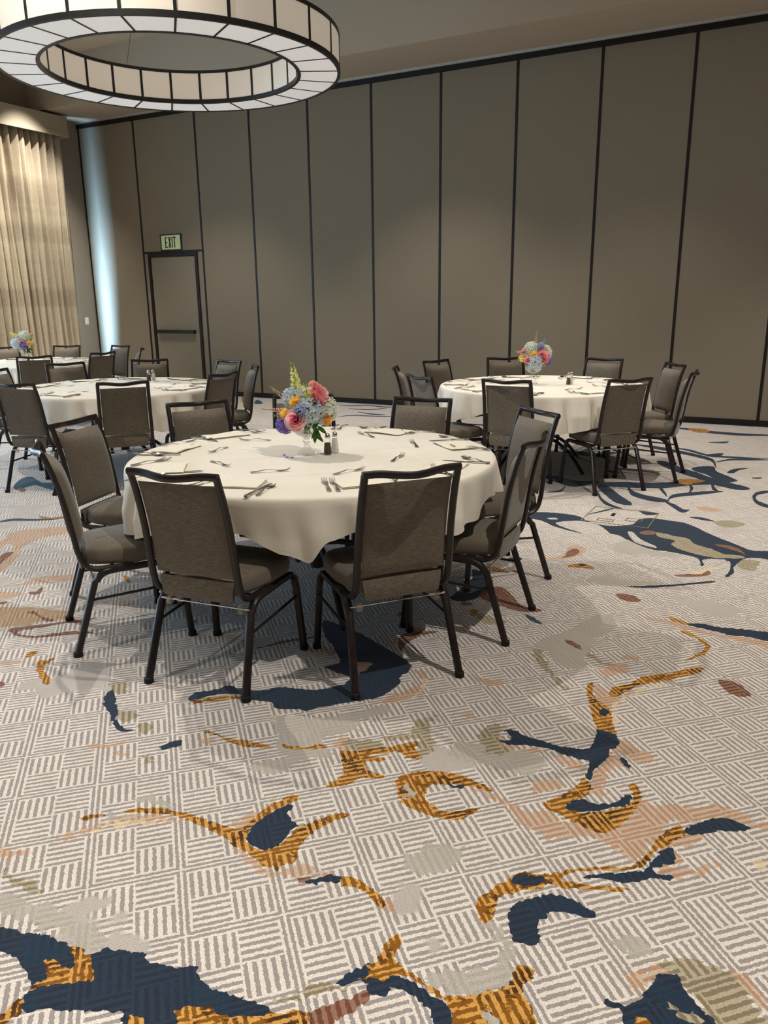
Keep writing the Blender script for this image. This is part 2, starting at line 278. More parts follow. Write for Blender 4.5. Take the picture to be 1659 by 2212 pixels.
# ------------------------------------------------------------ floor with printed carpet design
Dw, XL, XR, YN, HT = 10.217, -11.29, 6.0, -5.0, 4.318
ZS, ZC, YS = 4.42, 5.10, 9.30
POLYS = [
('grey','-1495,1830 -1455,1881 -1430,1926 -1498,1940 -1519,1996 -1617,2089 -1590,2140 -1449,2193 -1351,2301 -1291,2371 -1254,2341 -1318,2242 -1292,2164 -1362,2102 -1355,2046 -1296,2011 -1315,1953 -1370,1910 -1374,1847 -1424,1799 -1470,1798'),
('grey','-1726,1038 -1657,1055 -1572,1072 -1475,1069 -1378,1078 -1340,1057 -1348,1021 -1372,1008 -1415,1017 -1563,1015 -1668,995 -1715,988 -1767,1026'),
('grey','-1708,1506 -1671,1538 -1586,1530 -1553,1515 -1612,1516 -1665,1502'),
('grey','-1724,1408 -1628,1455 -1530,1489 -1593,1438 -1698,1384'),
('grey','-836,1661 -805,1732 -770,1750 -720,1765 -697,1713 -722,1659 -759,1619 -812,1612'),
('grey','-887,2287 -798,2300 -689,2324 -631,2291 -647,2193 -705,2178 -798,2190 -879,2163 -943,2193 -930,2265'),
('grey','-271,1616 -229,1654 -181,1655 -166,1632 -198,1607 -246,1605'),
('grey','-559,1531 -533,1545 -481,1498 -451,1445 -443,1391 -473,1354 -519,1317 -568,1298 -613,1309 -591,1350 -513,1398 -482,1436 -515,1496'),
('grey','-895,3305 -844,3435 -814,3575 -744,3658 -682,3578 -690,3423 -735,3344 -710,3246 -723,3135 -678,3034 -747,2999 -817,3037 -886,3130 -946,3153 -931,3244'),
('grey','-953,4126 -879,4248 -794,4206 -577,4232 -682,4140 -814,4073 -912,4065'),
('grey','-956,4836 -888,4924 -774,4768 -836,4662 -925,4694'),
('grey','-939,4794 -863,4941 -746,4819 -557,4776 -635,4704 -762,4708 -882,4751'),
('tan','-1136,2317 -1104,2390 -1081,2401 -1069,2315 -991,2185 -1028,2133 -1073,2226 -1168,2143 -1189,2183 -1123,2234'),
('tan','-898,2315 -882,2411 -830,2438 -818,2356 -750,2308 -816,2259 -865,2299'),
('tan','-156,1542 -146,1605 -111,1645 -61,1656 -11,1653 30,1632 61,1581 91,1533 102,1480 -3,1425 -66,1534 -95,1567 -109,1595 -137,1583'),
('tan','-940,3102 -917,3128 -867,3036 -780,2912 -692,2802 -722,2808 -812,2919 -887,3001'),
('tan','-741,3204 -670,3162 -588,3104 -628,3108 -696,3148'),
('tan','-1316,3387 -1264,3380 -1164,3366 -1165,3303 -1253,3290'),
('tan','-2376,2016 -2304,2052 -2270,2004 -2292,1966'),
('tan','-2178,1865 -2106,1902 -2062,1844 -2117,1828'),
('tan','-2037,1846 -1992,1858 -1952,1803 -1993,1803'),
('tan','-1871,1694 -1830,1705 -1804,1672 -1830,1659'),
('tan','-1793,1101 -1747,1095 -1653,1095 -1645,1080 -1724,1077 -1783,1086'),
('tan','-892,1107 -851,1156 -777,1215 -777,1205 -831,1153 -869,1109'),
('peach','-1772,1252 -1761,1292 -1745,1329 -1717,1374 -1684,1416 -1628,1455 -1571,1474 -1526,1485 -1504,1491 -1529,1469 -1589,1434 -1655,1388 -1700,1341 -1728,1297 -1755,1255'),
('cream','-1712,1335 -1698,1366 -1647,1417 -1576,1459 -1533,1473 -1599,1426 -1649,1383 -1691,1342'),
('peach','-1292,1467 -1236,1448 -1170,1425 -1123,1424 -1082,1441 -1038,1465 -991,1496 -1010,1503 -1063,1491 -1107,1478 -1122,1450 -1159,1441 -1230,1461'),
('peach','-1354,1599 -1330,1637 -1319,1694 -1310,1705 -1320,1623 -1317,1552 -1363,1534 -1352,1563'),
('peach','-1889,1157 -1836,1163 -1786,1200 -1823,1153 -1850,1129 -1878,1120 -1913,1145'),
('peach','-1764,1861 -1740,1883 -1700,1886 -1714,1853'),
('peach','-1334,2074 -1302,2116 -1247,2085 -1257,2039 -1300,2033'),
('tan','-1297,2076 -1251,2125 -1168,2142 -1144,2097 -1210,2055 -1264,2052'),
('peach','-317,2226 -247,2223 -153,2266 -59,2308 7,2280 44,2275 70,2242 4,2231 -35,2252 -79,2248 -127,2211 -166,2166 -216,2153 -225,2089 -246,2022 -267,1936 -300,1940 -342,1961 -398,1977 -445,1952 -490,1918 -534,1929 -576,1930 -611,1948 -648,1984 -690,2007 -741,2020 -799,2030 -752,2048 -698,2029 -648,2016 -586,2004 -554,2039 -477,2017 -353,2070 -313,2139'),
('peach','-206,2088 -119,2144 -136,2079 -186,2042 -155,1995 -176,1973 -166,1948 -69,2029 -73,2006 -162,1920 -205,1928'),
('peach','-438,2535 -391,2534 -353,2497 -306,2489 -329,2447 -371,2433 -406,2454 -430,2457 -454,2445 -445,2490'),
('peach','-454,2445 -417,2432 -382,2374 -419,2370 -431,2291 -423,2225 -408,2192 -449,2184 -474,2254 -466,2346'),
('peach','-604,2336 -536,2348 -504,2311 -537,2294 -577,2296'),
('peach','-810,2335 -730,2348 -649,2352 -689,2324 -767,2308'),
('peach','-635,2157 -571,2197 -543,2176 -580,2123 -614,2113'),
('peach','-207,1543 -168,1582 -138,1590 -160,1539 -177,1496 -195,1507'),
('peach','0,1644 33,1654 63,1622 78,1603 79,1577 56,1598 30,1625'),
('peach','-1003,2460 -972,2476 -952,2449 -980,2438'),
('peach','-815,1485 -799,1494 -779,1468 -793,1443'),
('peach','-626,2922 -563,2868 -514,2851 -454,2945 -478,2890 -510,2792 -510,2733 -553,2750 -595,2830'),
('cream','-518,2788 -510,2832 -458,2921 -412,3009 -356,3049 -429,2953 -482,2863 -506,2784 -477,2638 -488,2632 -510,2713'),
('peach','-618,3065 -578,3146 -523,3113 -553,3028 -578,3015 -616,3018'),
('peach','-577,3234 -530,3245 -495,3238 -549,3193'),
('peach','-588,3705 -493,3720 -384,3697 -278,3661 -198,3658 -83,3673 -26,3647 -4,3590 -117,3614 -234,3625 -346,3641 -464,3672'),
('peach','-1073,2751 -1027,2763 -949,2769 -952,2723 -1017,2712'),
('peach','-1325,2681 -1273,2707 -1229,2637 -1212,2536 -1260,2428 -1300,2388 -1317,2420 -1270,2528 -1246,2629'),
('cream','-1246,2651 -1223,2629 -1208,2549 -1240,2469 -1225,2540 -1227,2593'),
('peach','-1271,4349 -1191,4462 -1203,4661 -1139,4693 -1089,4613 -1110,4477 -1181,4379'),
('peach','-4546,3116 -4662,3308 -4575,3464 -4427,3575 -4330,3546 -4304,3447 -4361,3347 -4355,3211 -4290,3077 -4142,2933 -4006,2718 -4006,2664 -4140,2761 -4141,2817 -4288,3014 -4409,3116 -4459,3092 -4412,3017 -4426,2978 -4533,3055'),
('peach','-3799,2565 -3733,2647 -3724,2778 -3536,2911 -3489,2870 -3561,2758 -3662,2682 -3739,2607'),
('tanp','-3546,2331 -3407,2421 -3221,2473 -3155,2486 -3101,2432 -3176,2336 -3205,2264 -3300,2197 -3334,2177'),
('peach','-3740,2488 -3619,2560 -3585,2508 -3638,2414'),
('peach','-2961,1947 -2891,1998 -2867,1987 -2936,1929'),
('peach','-2082,1659 -2025,1688 -1998,1728 -1982,1725 -1997,1688 -2046,1657'),
('peach','-1974,1660 -1947,1679 -1887,1671 -1916,1661 -1953,1652'),
('peach','-3042,2713 -2984,2753 -2939,2699 -2984,2666'),
('peach','-627,6031 -543,6046 -442,5997 -527,5907 -605,5942'),
('tan','-464,5618 -385,5723 -274,5690 -295,5594 -386,5529'),
('tan','-252,4830 -136,4855 -157,4662 -223,4689'),
('cream','-473,4476 -365,4618 -329,4666 -373,4540 -430,4468'),
('cream','20,2075 52,2102 54,2072 33,2046'),
('rust','-1057,1449 -1026,1470 -1033,1446 -1047,1439'),
('rust','-800,1088 -804,1113 -776,1154 -749,1188 -717,1226 -705,1215 -716,1172 -737,1139 -742,1108 -732,1065 -774,1042'),
('rust','-187,3168 -172,3187 -110,3174 -60,3114 -69,3078 -109,3062 -154,3098'),
('rust','-762,3946 -733,3979 -673,3972 -629,3922 -645,3889 -702,3885'),
('rust','-1184,4540 -1165,4627 -1121,4597 -1122,4496 -1178,4419 -1174,4480'),
('rust','-542,4394 -476,4448 -407,4483 -380,4561 -361,4505 -402,4442 -492,4389'),
('rust','-843,3274 -799,3269 -744,3215 -774,3213 -824,3242'),
('rust','-1398,3627 -1392,3745 -1342,3790 -1269,3730 -1188,3623 -1111,3557 -1054,3586 -1048,3548 -1119,3509 -1219,3520 -1320,3557'),
('rust','-1514,2921 -1530,2999 -1474,3057 -1389,3105 -1451,3010 -1463,2891 -1462,2843'),
('rust','-1442,3496 -1393,3502 -1387,3471 -1418,3455'),
('rust','-3581,2578 -3553,2605 -3587,2659 -3564,2658 -3503,2583 -3544,2562'),
('rust','-3336,2374 -3328,2409 -3228,2378 -3128,2379 -3157,2346 -3283,2381'),
('rust','-3237,2211 -3162,2286 -3042,2423 -2970,2498 -2984,2423 -3073,2350 -3111,2284 -3171,2207 -3105,2187 -3034,2222 -2956,2316 -2805,2365 -2894,2311 -3014,2206 -3109,2167 -3193,2178'),
('rust','-4284,2923 -4307,2989 -4280,3018 -4234,2963 -4172,2859 -4141,2817'),
('rust','-2798,1827 -2767,1830 -2755,1809 -2749,1792'),
('rust','-3585,2407 -3569,2437 -3546,2416 -3559,2388'),
('rust','-2032,2569 -1957,2679 -1859,2797 -1865,2805 -1976,2702 -2039,2577'),
('navy','-2314,1940 -2328,1983 -2280,1958 -2227,1912 -2177,1878 -2160,1848 -2113,1816 -2063,1796 -2024,1794 -2034,1778 -2066,1776 -2116,1796 -2177,1839 -2245,1873 -2289,1911'),
('navy','-1853,1765 -1846,1786 -1840,1814 -1812,1825 -1802,1803 -1812,1778 -1834,1750'),
('navy','-1998,2067 -2011,2123 -1959,2175 -1932,2229 -1878,2230 -1793,2251 -1746,2306 -1667,2337 -1583,2367 -1520,2461 -1532,2518 -1565,2520 -1676,2549 -1638,2618 -1738,2724 -1857,2833 -1945,2972 -1770,2936 -1628,2879 -1490,2812 -1399,2765 -1347,2717 -1336,2670 -1350,2611 -1321,2563 -1324,2512 -1330,2449 -1361,2400 -1450,2306 -1484,2273 -1514,2238 -1539,2205 -1584,2194 -1648,2169 -1691,2195 -1779,2179 -1840,2193 -1922,2151 -1963,2089'),
('peach','-1571,2642 -1540,2668 -1506,2636 -1506,2588 -1519,2553'),
('navy','-1294,1534 -1302,1577 -1297,1628 -1285,1670 -1268,1707 -1253,1702 -1248,1673 -1225,1647 -1204,1640 -1181,1634 -1189,1606 -1186,1567 -1183,1529 -1201,1503 -1232,1496 -1260,1500 -1281,1512'),
('navy','-1033,1446 -1024,1466 -1001,1488 -982,1505 -952,1503 -950,1489 -979,1477 -1002,1456 -1024,1444'),
('navy','-1675,948 -1627,964 -1595,973 -1564,976 -1525,992 -1489,1003 -1445,1002 -1411,1000 -1359,1003 -1338,1034 -1288,1052 -1249,1072 -1221,1060 -1183,1065 -1139,1080 -1110,1095 -1090,1080 -1045,1068 -996,1073 -947,1078 -897,1087 -876,1076 -900,1050 -941,1022 -973,1006 -989,929 -1092,875 -1160,921 -1193,919 -1249,885 -1323,855 -1361,831 -1396,850 -1401,875 -1439,898 -1482,912 -1519,916 -1556,912 -1602,896'),
('navy','-789,1209 -787,1231 -784,1247 -761,1271 -750,1295 -696,1286 -673,1242 -709,1223 -725,1239 -753,1235 -768,1220'),
('navy','-711,1280 -676,1294 -635,1294 -588,1281 -558,1276 -528,1259 -500,1245 -463,1206 -510,1182 -549,1220 -582,1244 -620,1264 -661,1263 -699,1257'),
('navy','-241,1452 -223,1449 -194,1457 -179,1481 -164,1503 -156,1542 -137,1583 -109,1595 -95,1567 -66,1534 -35,1511 16,1458 -153,1369 -205,1435 -230,1435'),
('tan','-106,1493 -91,1505 -61,1497 -53,1486 -77,1476 -97,1482'),
('navy','-515,1579 -513,1625 -497,1651 -460,1689 -417,1711 -374,1710 -342,1700 -319,1690 -324,1673 -351,1665 -385,1661 -416,1644 -435,1609 -432,1572 -419,1535 -446,1514 -471,1512 -493,1541 -505,1559'),
('navy','-384,1805 -357,1834 -308,1862 -265,1891 -239,1915 -228,1957 -213,2017 -191,2034 -177,1999 -181,1970 -207,1942 -222,1924 -202,1909 -174,1924 -164,1917 -182,1895 -216,1887 -242,1864 -272,1837 -306,1826 -347,1819'),
('navy','-171,2129 -153,2167 -114,2211 -73,2247 -35,2246 1,2227 -25,2202 -73,2180 -119,2144 -159,2117'),
('navy','-826,2413 -794,2435 -753,2416 -700,2409 -632,2405 -578,2413 -527,2436 -516,2487 -523,2543 -523,2586 -472,2577 -442,2533 -441,2492 -456,2452 -452,2399 -468,2352 -475,2304 -474,2254 -492,2273 -502,2350 -538,2354 -578,2357 -638,2369 -695,2366 -739,2350 -774,2329 -816,2344 -783,2366 -793,2395'),
('navy','-415,2425 -397,2427 -372,2379 -387,2379 -406,2399'),
('navy','-451,3725 -388,3720 -309,3751 -236,3741 -129,3766 -12,3775 -8,3678 -94,3682 -180,3667 -261,3684 -353,3697'),
('teal','-1105,3486 -1058,3468 -990,3416 -1000,3396 -1056,3427'),
('navy','-735,4101 -626,4167 -519,4241 -434,4312 -337,4392 -329,4372 -419,4291 -514,4212 -620,4131 -698,4100'),
('navy','-1514,3514 -1518,3663 -1524,3841 -1582,3985 -1501,3959 -1419,3852 -1380,3732 -1400,3664 -1391,3576 -1439,3504'),
('navy','-1463,4278 -1401,4309 -1387,4267 -1439,4232'),
('navy','-1694,5130 -1741,5269 -1610,5371 -1447,5403 -1327,5377 -1247,5280 -1128,5230 -1029,5257 -952,5337 -937,5476 -876,5551 -824,5554 -728,5542 -645,5530 -554,5447 -473,5344 -358,5227 -258,5130 -184,5069 -65,5093 -57,4932 -157,4925 -220,4861 -256,4687 -248,4588 -271,4490 -285,4511 -273,4604 -279,4753 -299,4790 -333,4710 -308,4802 -384,4790 -430,4741 -412,4656 -425,4625 -441,4704 -469,4771 -562,4807 -654,4822 -717,4815 -801,4862 -906,4958 -981,5036 -1035,5049 -1114,5173 -1170,5230 -1264,5263 -1346,5241 -1429,5147 -1349,5058 -1201,4975 -1301,4999 -1426,5062 -1544,5158 -1635,5158'),
('base','-942,5134 -914,5148 -826,4997 -723,4901 -726,4864 -827,4903 -879,4971'),
('base','-1523,5236 -1466,5272 -1445,5237 -1493,5214'),
('tan','-777,5215 -653,5177 -574,5159 -503,5045 -406,4987 -328,4923 -243,4932 -222,4883 -387,4820 -554,4879 -642,4977 -637,5071 -740,5115'),
('rust','-873,5168 -820,5234 -764,5201 -784,5144 -840,5125'),
('rust','-408,5092 -329,5113 -253,5062 -214,4946 -248,4996 -322,5045'),
('navy','-1394,6169 -1305,5904 -1209,5756 -1104,5709 -1108,5738 -1219,5840 -1304,5973 -1391,6188'),
('navy','-1434,6351 -1333,6136 -1177,5875 -1068,5848 -1078,5935 -1198,6120 -1354,6391 -1444,6447'),
('navy','-1473,6407 -1275,6400 -1099,6453 -928,6535 -771,6703 -606,6813 -423,6719 -326,6761 -329,6832 -433,6925 -626,7028 -802,6912 -963,6737 -1136,6655 -1316,6601 -1490,6477'),
('navy','-1210,6427 -1127,6176 -1021,6079 -896,6031 -835,6084 -842,6136 -916,6179 -1040,6229 -1136,6316 -1207,6467'),
('navy','-854,6055 -769,5908 -696,5793 -660,5870 -666,5909 -704,5902 -772,6015 -856,6095'),
('navy','-841,6145 -818,6226 -752,6311 -641,6420 -510,6580 -515,6622 -657,6536 -771,6423 -841,6330 -851,6175'),
('navy','-1003,6593 -943,6417 -874,6245 -872,6268 -938,6492 -1002,6622'),
('navy','-788,6794 -747,6607 -740,6444 -732,6427 -725,6617 -784,6817'),
('navy','-620,6911 -586,6648 -535,6572 -534,6609 -573,6727 -613,6926'),
('navy','-1164,7548 -1074,7384 -907,7167 -760,7028 -613,6864 -445,7022 -452,7105 -633,7100 -776,7271 -927,7419 -1099,7652 -1175,7646'),
('navy','-1512,8403 -1283,8253 -1068,8122 -877,7991 -721,7823 -656,7551 -651,7578 -722,7956 -890,8146 -1086,8284 -1307,8423 -1522,8464'),
('navy','-1135,8391 -986,8282 -835,8126 -699,8059 -256,8172 -258,8207 -708,8159 -844,8228 -997,8389 -1140,8430'),
('navy','-672,7813 -563,7954 -407,8027 -253,8107 -255,8142 -414,8125 -573,8050 -677,7845'),
('navy','-141,6813 -252,6728 -281,6524 -240,6300 -159,6205 -116,6235 -116,6272 -159,6310 -233,6396 -257,6516 -239,6616 -139,6770'),
('navy','-620,5685 -541,5656 -468,5648 -470,5672 -546,5725 -623,5710'),
('navy','-1370,9721 -1078,9601 -899,9502 -572,9477 -266,9620 -268,9683 -585,9658 -917,9687 -1099,9791 -1380,9790'),
('navy','-1288,5444 -1193,5610 -1140,5724 -1144,5738 -1204,5649 -1292,5457'),
('navy','-1963,6497 -1789,6361 -1599,6259 -1467,6467 -1488,6549 -1656,6489 -1846,6599 -1986,6583'),
('navy','-2196,7881 -1968,7633 -1752,7644 -1591,7879 -1607,7949 -1799,7840 -2015,7832 -2212,7953'),
('navy','-1771,7716 -1596,7439 -1523,6999 -1390,6935 -1397,6978 -1522,7085 -1591,7522 -1779,7766'),
('navy','-1755,5961 -1651,6046 -1677,6275 -1686,6290 -1674,6111 -1763,5985'),
('navy','-844,7437 -766,7565 -676,7592 -629,7391 -524,7229 -437,7069 -565,7008 -699,7215 -801,7309'),
('navy','-821,8141 -666,8302 -698,8051'),
('navy','-543,7360 -503,7561 -388,7652 -460,7507 -487,7372'),
('navy','-986,5733 -907,5723 -836,5686 -909,5617'),
('navy','-329,7253 -258,7287 -267,7236 -326,7208'),
('teal','-877,8882 -734,9000 -677,9047 -708,8887'),
('gold','-933,6833 -806,6959 -670,6958 -728,6833 -787,6723 -855,6773'),
('gold','-1185,9777 -998,9798 -939,9579 -1082,9514'),
('teal','-5003,3453 -4971,3543 -4822,3603 -4715,3697 -4676,3801 -4628,3760 -4667,3657 -4773,3565 -4911,3498 -4970,3428'),
('gold','-4859,3669 -4705,3689 -4692,3802 -4663,3803 -4680,3668 -4785,3633'),
('teal','-5892,4237 -6086,4469 -6063,4556 -5777,4433 -5697,4471 -5394,4340 -5383,4280 -5549,4299 -5748,4341 -5745,4239 -5743,4156'),
('rust','-5804,4211 -5718,4218 -5633,4160 -5645,4121'),
('navy','-6121,9944 -5884,9909 -5680,10049 -5365,9984 -5177,10148 -5191,10177 -5408,10065 -5726,10132 -5932,9991 -6138,9973'),
('navy','-5756,9645 -5452,9644 -5291,9897 -5309,9930 -5504,9737 -5775,9678'),
('navy','-5470,9390 -5170,9257 -5011,9323 -5030,9358 -5224,9357 -5490,9426'),
('navy','-5476,8867 -5378,9053 -5030,9121 -4513,9335 -4525,9360 -5067,9190 -5419,9121 -5490,8890'),
('teal','-7631,9917 -7581,9938 -7304,9665 -7297,9560 -7399,9570'),
('gold','-8183,10284 -8079,10328 -7675,9783 -7630,9579'),
('gold','-1788,1910 -1773,1921 -1728,1919 -1664,1918 -1603,1932 -1547,1939 -1498,1946 -1543,1920 -1599,1901 -1664,1899 -1733,1912 -1774,1905'),
('gold','-1486,1971 -1456,1978 -1413,1986 -1389,2009 -1356,2032 -1334,2027 -1356,2001 -1399,1980 -1434,1960 -1467,1959'),
('gold','-1987,2060 -1952,2049 -1929,2077 -1888,2110 -1835,2158 -1800,2172 -1831,2181 -1882,2159 -1935,2111 -1966,2079'),
('gold','-1694,1442 -1680,1468 -1640,1486 -1603,1508 -1560,1511 -1523,1522 -1471,1526 -1420,1528 -1364,1530 -1324,1544 -1324,1584 -1322,1615 -1318,1656 -1309,1692 -1294,1733 -1274,1754 -1255,1740 -1266,1712 -1284,1669 -1297,1628 -1303,1579 -1297,1538 -1271,1500 -1230,1494 -1203,1500 -1186,1522 -1177,1549 -1180,1593 -1173,1632 -1155,1666 -1135,1700 -1107,1733 -1083,1748 -1080,1729 -1099,1694 -1116,1656 -1129,1614 -1130,1579 -1122,1544 -1103,1511 -1105,1487 -1128,1469 -1118,1444 -1142,1450 -1167,1442 -1198,1451 -1251,1467 -1304,1472 -1351,1487 -1407,1493 -1456,1497 -1511,1499 -1560,1492 -1611,1476 -1657,1455 -1680,1445'),
('gold','-1790,1354 -1782,1371 -1761,1397 -1733,1409 -1738,1394 -1752,1371 -1779,1351'),
('gold','-955,1491 -944,1515 -903,1518 -862,1507 -825,1493 -803,1470 -804,1458 -829,1465 -860,1480 -901,1490 -934,1485'),
('gold','-1275,2032 -1244,2048 -1193,2087 -1131,2142 -1073,2208 -1060,2198 -1052,2153 -1007,2122 -1056,2100 -1102,2114 -1136,2084 -1180,2048 -1117,2065 -1128,2035 -1169,2013 -1137,1972 -1076,1972 -1080,1947 -1137,1926 -1151,1890 -1178,1848 -1211,1831 -1220,1846 -1198,1895 -1208,1933 -1253,1986'),
('gold','-1414,1002 -1391,1014 -1357,1004 -1333,990 -1301,970 -1294,959 -1311,940 -1346,918 -1374,896 -1397,871 -1407,886 -1392,911 -1411,927 -1438,935 -1442,948 -1409,958 -1373,954 -1364,963 -1386,985'),
('gold','-1415,774 -1403,799 -1402,833 -1396,850 -1368,831 -1371,810 -1375,779 -1389,756'),
('gold','-1066,989 -1020,1023 -990,1026 -948,1030 -904,1055 -865,1086 -826,1109 -801,1108 -757,1051 -998,925 -1047,967'),
('gold','-1148,926 -1124,933 -1105,928 -1067,889 -1095,874'),
('gold','-759,1236 -738,1264 -756,1284 -743,1306 -734,1334 -697,1271 -729,1258'),
('gold','-746,1344 -739,1379 -731,1400 -714,1385 -708,1349 -701,1329 -663,1315 -631,1311 -598,1303 -572,1296 -541,1302 -498,1331 -473,1354 -441,1393 -447,1443 -437,1456 -408,1452 -402,1434 -409,1395 -397,1367 -376,1352 -340,1271 -472,1202 -537,1267 -572,1282 -605,1292 -644,1300 -678,1297 -709,1277'),
('grey','-472,1288 -465,1305 -443,1303 -423,1276 -416,1243 -458,1245'),
('gold','-172,1433 -162,1443 -137,1435 -113,1402 -157,1391'),
('gold','-600,1588 -594,1623 -578,1665 -556,1710 -530,1749 -484,1767 -441,1795 -395,1834 -347,1869 -291,1898 -266,1927 -248,1967 -238,2015 -229,2075 -205,2123 -183,2152 -166,2120 -185,2076 -206,2032 -228,2010 -235,1963 -252,1918 -277,1892 -332,1861 -381,1831 -427,1792 -427,1768 -375,1780 -318,1800 -262,1818 -272,1805 -320,1782 -370,1764 -413,1741 -451,1741 -477,1703 -509,1687 -532,1661 -553,1631 -552,1595 -544,1556 -554,1535 -572,1541 -591,1562'),
('navy','-549,1709 -527,1740 -475,1758 -468,1737 -493,1717 -513,1699 -537,1696'),
('gold','-567,2058 -536,2126 -504,2197 -496,2257 -465,2231 -459,2179 -480,2135 -505,2105 -498,2081 -458,2079 -410,2107 -363,2148 -338,2195 -340,2247 -357,2279 -345,2300 -326,2282 -311,2235 -313,2170 -327,2107 -344,2060 -368,2018 -399,2007 -442,2014 -494,2029'),
('navy','-506,2096 -475,2144 -438,2137 -399,2151 -371,2185 -347,2237 -337,2216 -347,2171 -394,2128 -440,2088 -478,2072 -496,2075'),
('gold','-1033,1980 -1008,2022 -960,2061 -894,2083 -830,2085 -769,2073 -731,2055 -767,2047 -819,2041 -855,2029 -903,2011 -922,1981 -914,1944 -895,1914 -849,1892 -811,1893 -778,1923 -739,1956 -742,1927 -762,1884 -805,1862 -863,1854 -910,1855 -956,1869 -992,1904'),
('grey','-988,1933 -962,1953 -934,1920 -930,1896 -960,1893'),
('navy','-867,2020 -834,2037 -821,2026 -841,2016'),
('gold','-642,2892 -635,2922 -621,2903 -611,2843 -574,2780 -526,2744 -499,2681 -490,2640 -461,2575 -496,2575 -536,2589 -568,2665 -605,2763 -633,2832'),
('navy','-554,2710 -541,2736 -520,2728 -514,2693 -531,2674 -548,2685'),
('gold','-551,2874 -541,2933 -496,2978 -473,3045 -428,3102 -363,3148 -318,3217 -260,3264 -245,3254 -270,3195 -316,3137 -369,3076 -438,3007 -480,2942 -515,2854 -540,2848'),
('gold','-463,3767 -424,3755 -366,3716 -395,3701 -451,3725'),
('gold','-394,3617 -364,3623 -297,3565 -253,3505 -260,3421 -304,3322 -329,3297 -280,3424 -270,3490 -314,3550 -369,3586'),
('gold','-1112,4296 -1065,4357 -1011,4360 -953,4298 -1008,4293 -1096,4272'),
('navy','-1070,4349 -1025,4362 -1029,4324'),
('gold','-1610,4181 -1560,4264 -1518,4251 -1519,4192 -1580,4162'),
('gold','-1545,4072 -1447,4075 -1373,4023 -1450,4007 -1514,4028'),
('gold','-1449,3879 -1433,3908 -1401,3841 -1417,3812'),
('gold','-1358,3399 -1341,3435 -1307,3365 -1330,3347'),
('gold','-1372,4081 -1323,4079 -1315,4048 -1353,4046'),
('gold','-2904,2030 -2925,2075 -2909,2099 -2887,2078 -2882,2041'),
('gold','-2819,2027 -2792,2049 -2782,2088 -2758,2043 -2740,1999 -2680,1958 -2614,1928 -2594,1904 -2617,1899 -2685,1927 -2771,1984'),
('gold','-3316,2995 -3294,3006 -3195,2941 -3212,2932')]
def smooth_poly(pts, step=.012, amp=.0042, seed=0):
    n = len(pts); out = []
    for i in range(n):
        p0, p1, p2, p3 = [Vector(pts[(i+k) % n]) for k in (-1, 0, 1, 2)]
        L = (p2-p1).length; k = max(2, min(40, int(L/step)))
        for j in range(k):
            t = j/k; t2, t3 = t*t, t*t*t
            out.append(.5*((2*p1)+(p2-p0)*t+(2*p0-5*p1+4*p2-p3)*t2+(3*p1-p0-3*p2+p3)*t3))
    res = []
    for i, p in enumerate(out):
        dist = hypot(p.x, p.y); a = amp*(1 if dist < 4 else .5)
        q = mnoise.noise(Vector((p.x*70, p.y*70, seed)))+.6*mnoise.noise(Vector((p.x*24, p.y*24, seed+9)))
        r = mnoise.noise(Vector((p.x*70+50, p.y*70, seed)))+.6*mnoise.noise(Vector((p.x*24, p.y*24+40, seed)))
        if dist < 4: q += .8*mnoise.noise(Vector((p.x*210, p.y*210, seed+3))); r += .8*mnoise.noise(Vector((p.x*210, p.y*210+30, seed+3)))
        res.append((p.x+q*a*1.6, p.y+r*a*1.6))
    return res
def make_floor():
    verts = []; faces = []; mats = ['base']; keys = list(CM)
    b = [(XL, YN), (XR, YN), (XR, Dw), (XL, Dw)]; verts += b; faces.append([0, 1, 2, 3])
    for i, (mt, s) in enumerate(POLYS):
        pts = [tuple(int(v)/1000 for v in q.split(',')) for q in s.split()]
        dist = min(hypot(*q) for q in pts)
        soft = mt in ('peach', 'tan', 'grey', 'tanp', 'cream')
        pts = smooth_poly(pts, .0055 if dist < 2.6 else .012 if dist < 5 else .04, .013 if soft else .0048, i)
        pts = [(min(max(x, XL+.01), XR-.01), min(max(y, YN+.01), Dw-.01)) for x, y in pts]
        o = len(verts); verts += pts; faces.append(list(range(o, o+len(pts)))); mats.append(mt)
    edges = [(f[i], f[(i+1) % len(f)]) for f in faces for i in range(len(f))]
    V, E, Fc, ov, oe, of = delaunay_2d_cdt([Vector(v) for v in verts], edges, [], 0, 1e-5)
    VV = np.array([(v[0], v[1]) for v in V]); cen = np.array([VV[list(f)].mean(0) for f in Fc]); mid = np.zeros(len(Fc), int)
    for f, mt in zip(faces[1:], mats[1:]):
        P = np.array([verts[i] for i in f]); Q = np.roll(P, -1, 0)
        idx = np.where((cen > P.min(0)).all(1) & (cen < P.max(0)).all(1))[0]
        if not len(idx): continue
        cx, cy = cen[idx, 0][:, None], cen[idx, 1][:, None]
        crosses = ((P[:, 1] > cy) != (Q[:, 1] > cy)) & (cx < (Q[:, 0]-P[:, 0])*(cy-P[:, 1])/np.where(Q[:, 1] == P[:, 1], 1e-9, Q[:, 1]-P[:, 1])+P[:, 0])
        mid[idx[crosses.sum(1) % 2 == 1]] = keys.index(mt)
    me = bpy.data.meshes.new('floor'); me.from_pydata([(v[0], v[1], 0) for v in V], [], Fc)
    for k in keys: me.materials.append(CM[k])
    me.polygons.foreach_set('material_index', mid.tolist())
    bm = bmesh.new(); bm.from_mesh(me)
    for f in bm.faces:
        f.normal_update()
        if f.normal.z < 0: f.normal_flip()
    bm.to_mesh(me); bm.free()
    return link('floor', me, kind='structure')
floor = make_floor()
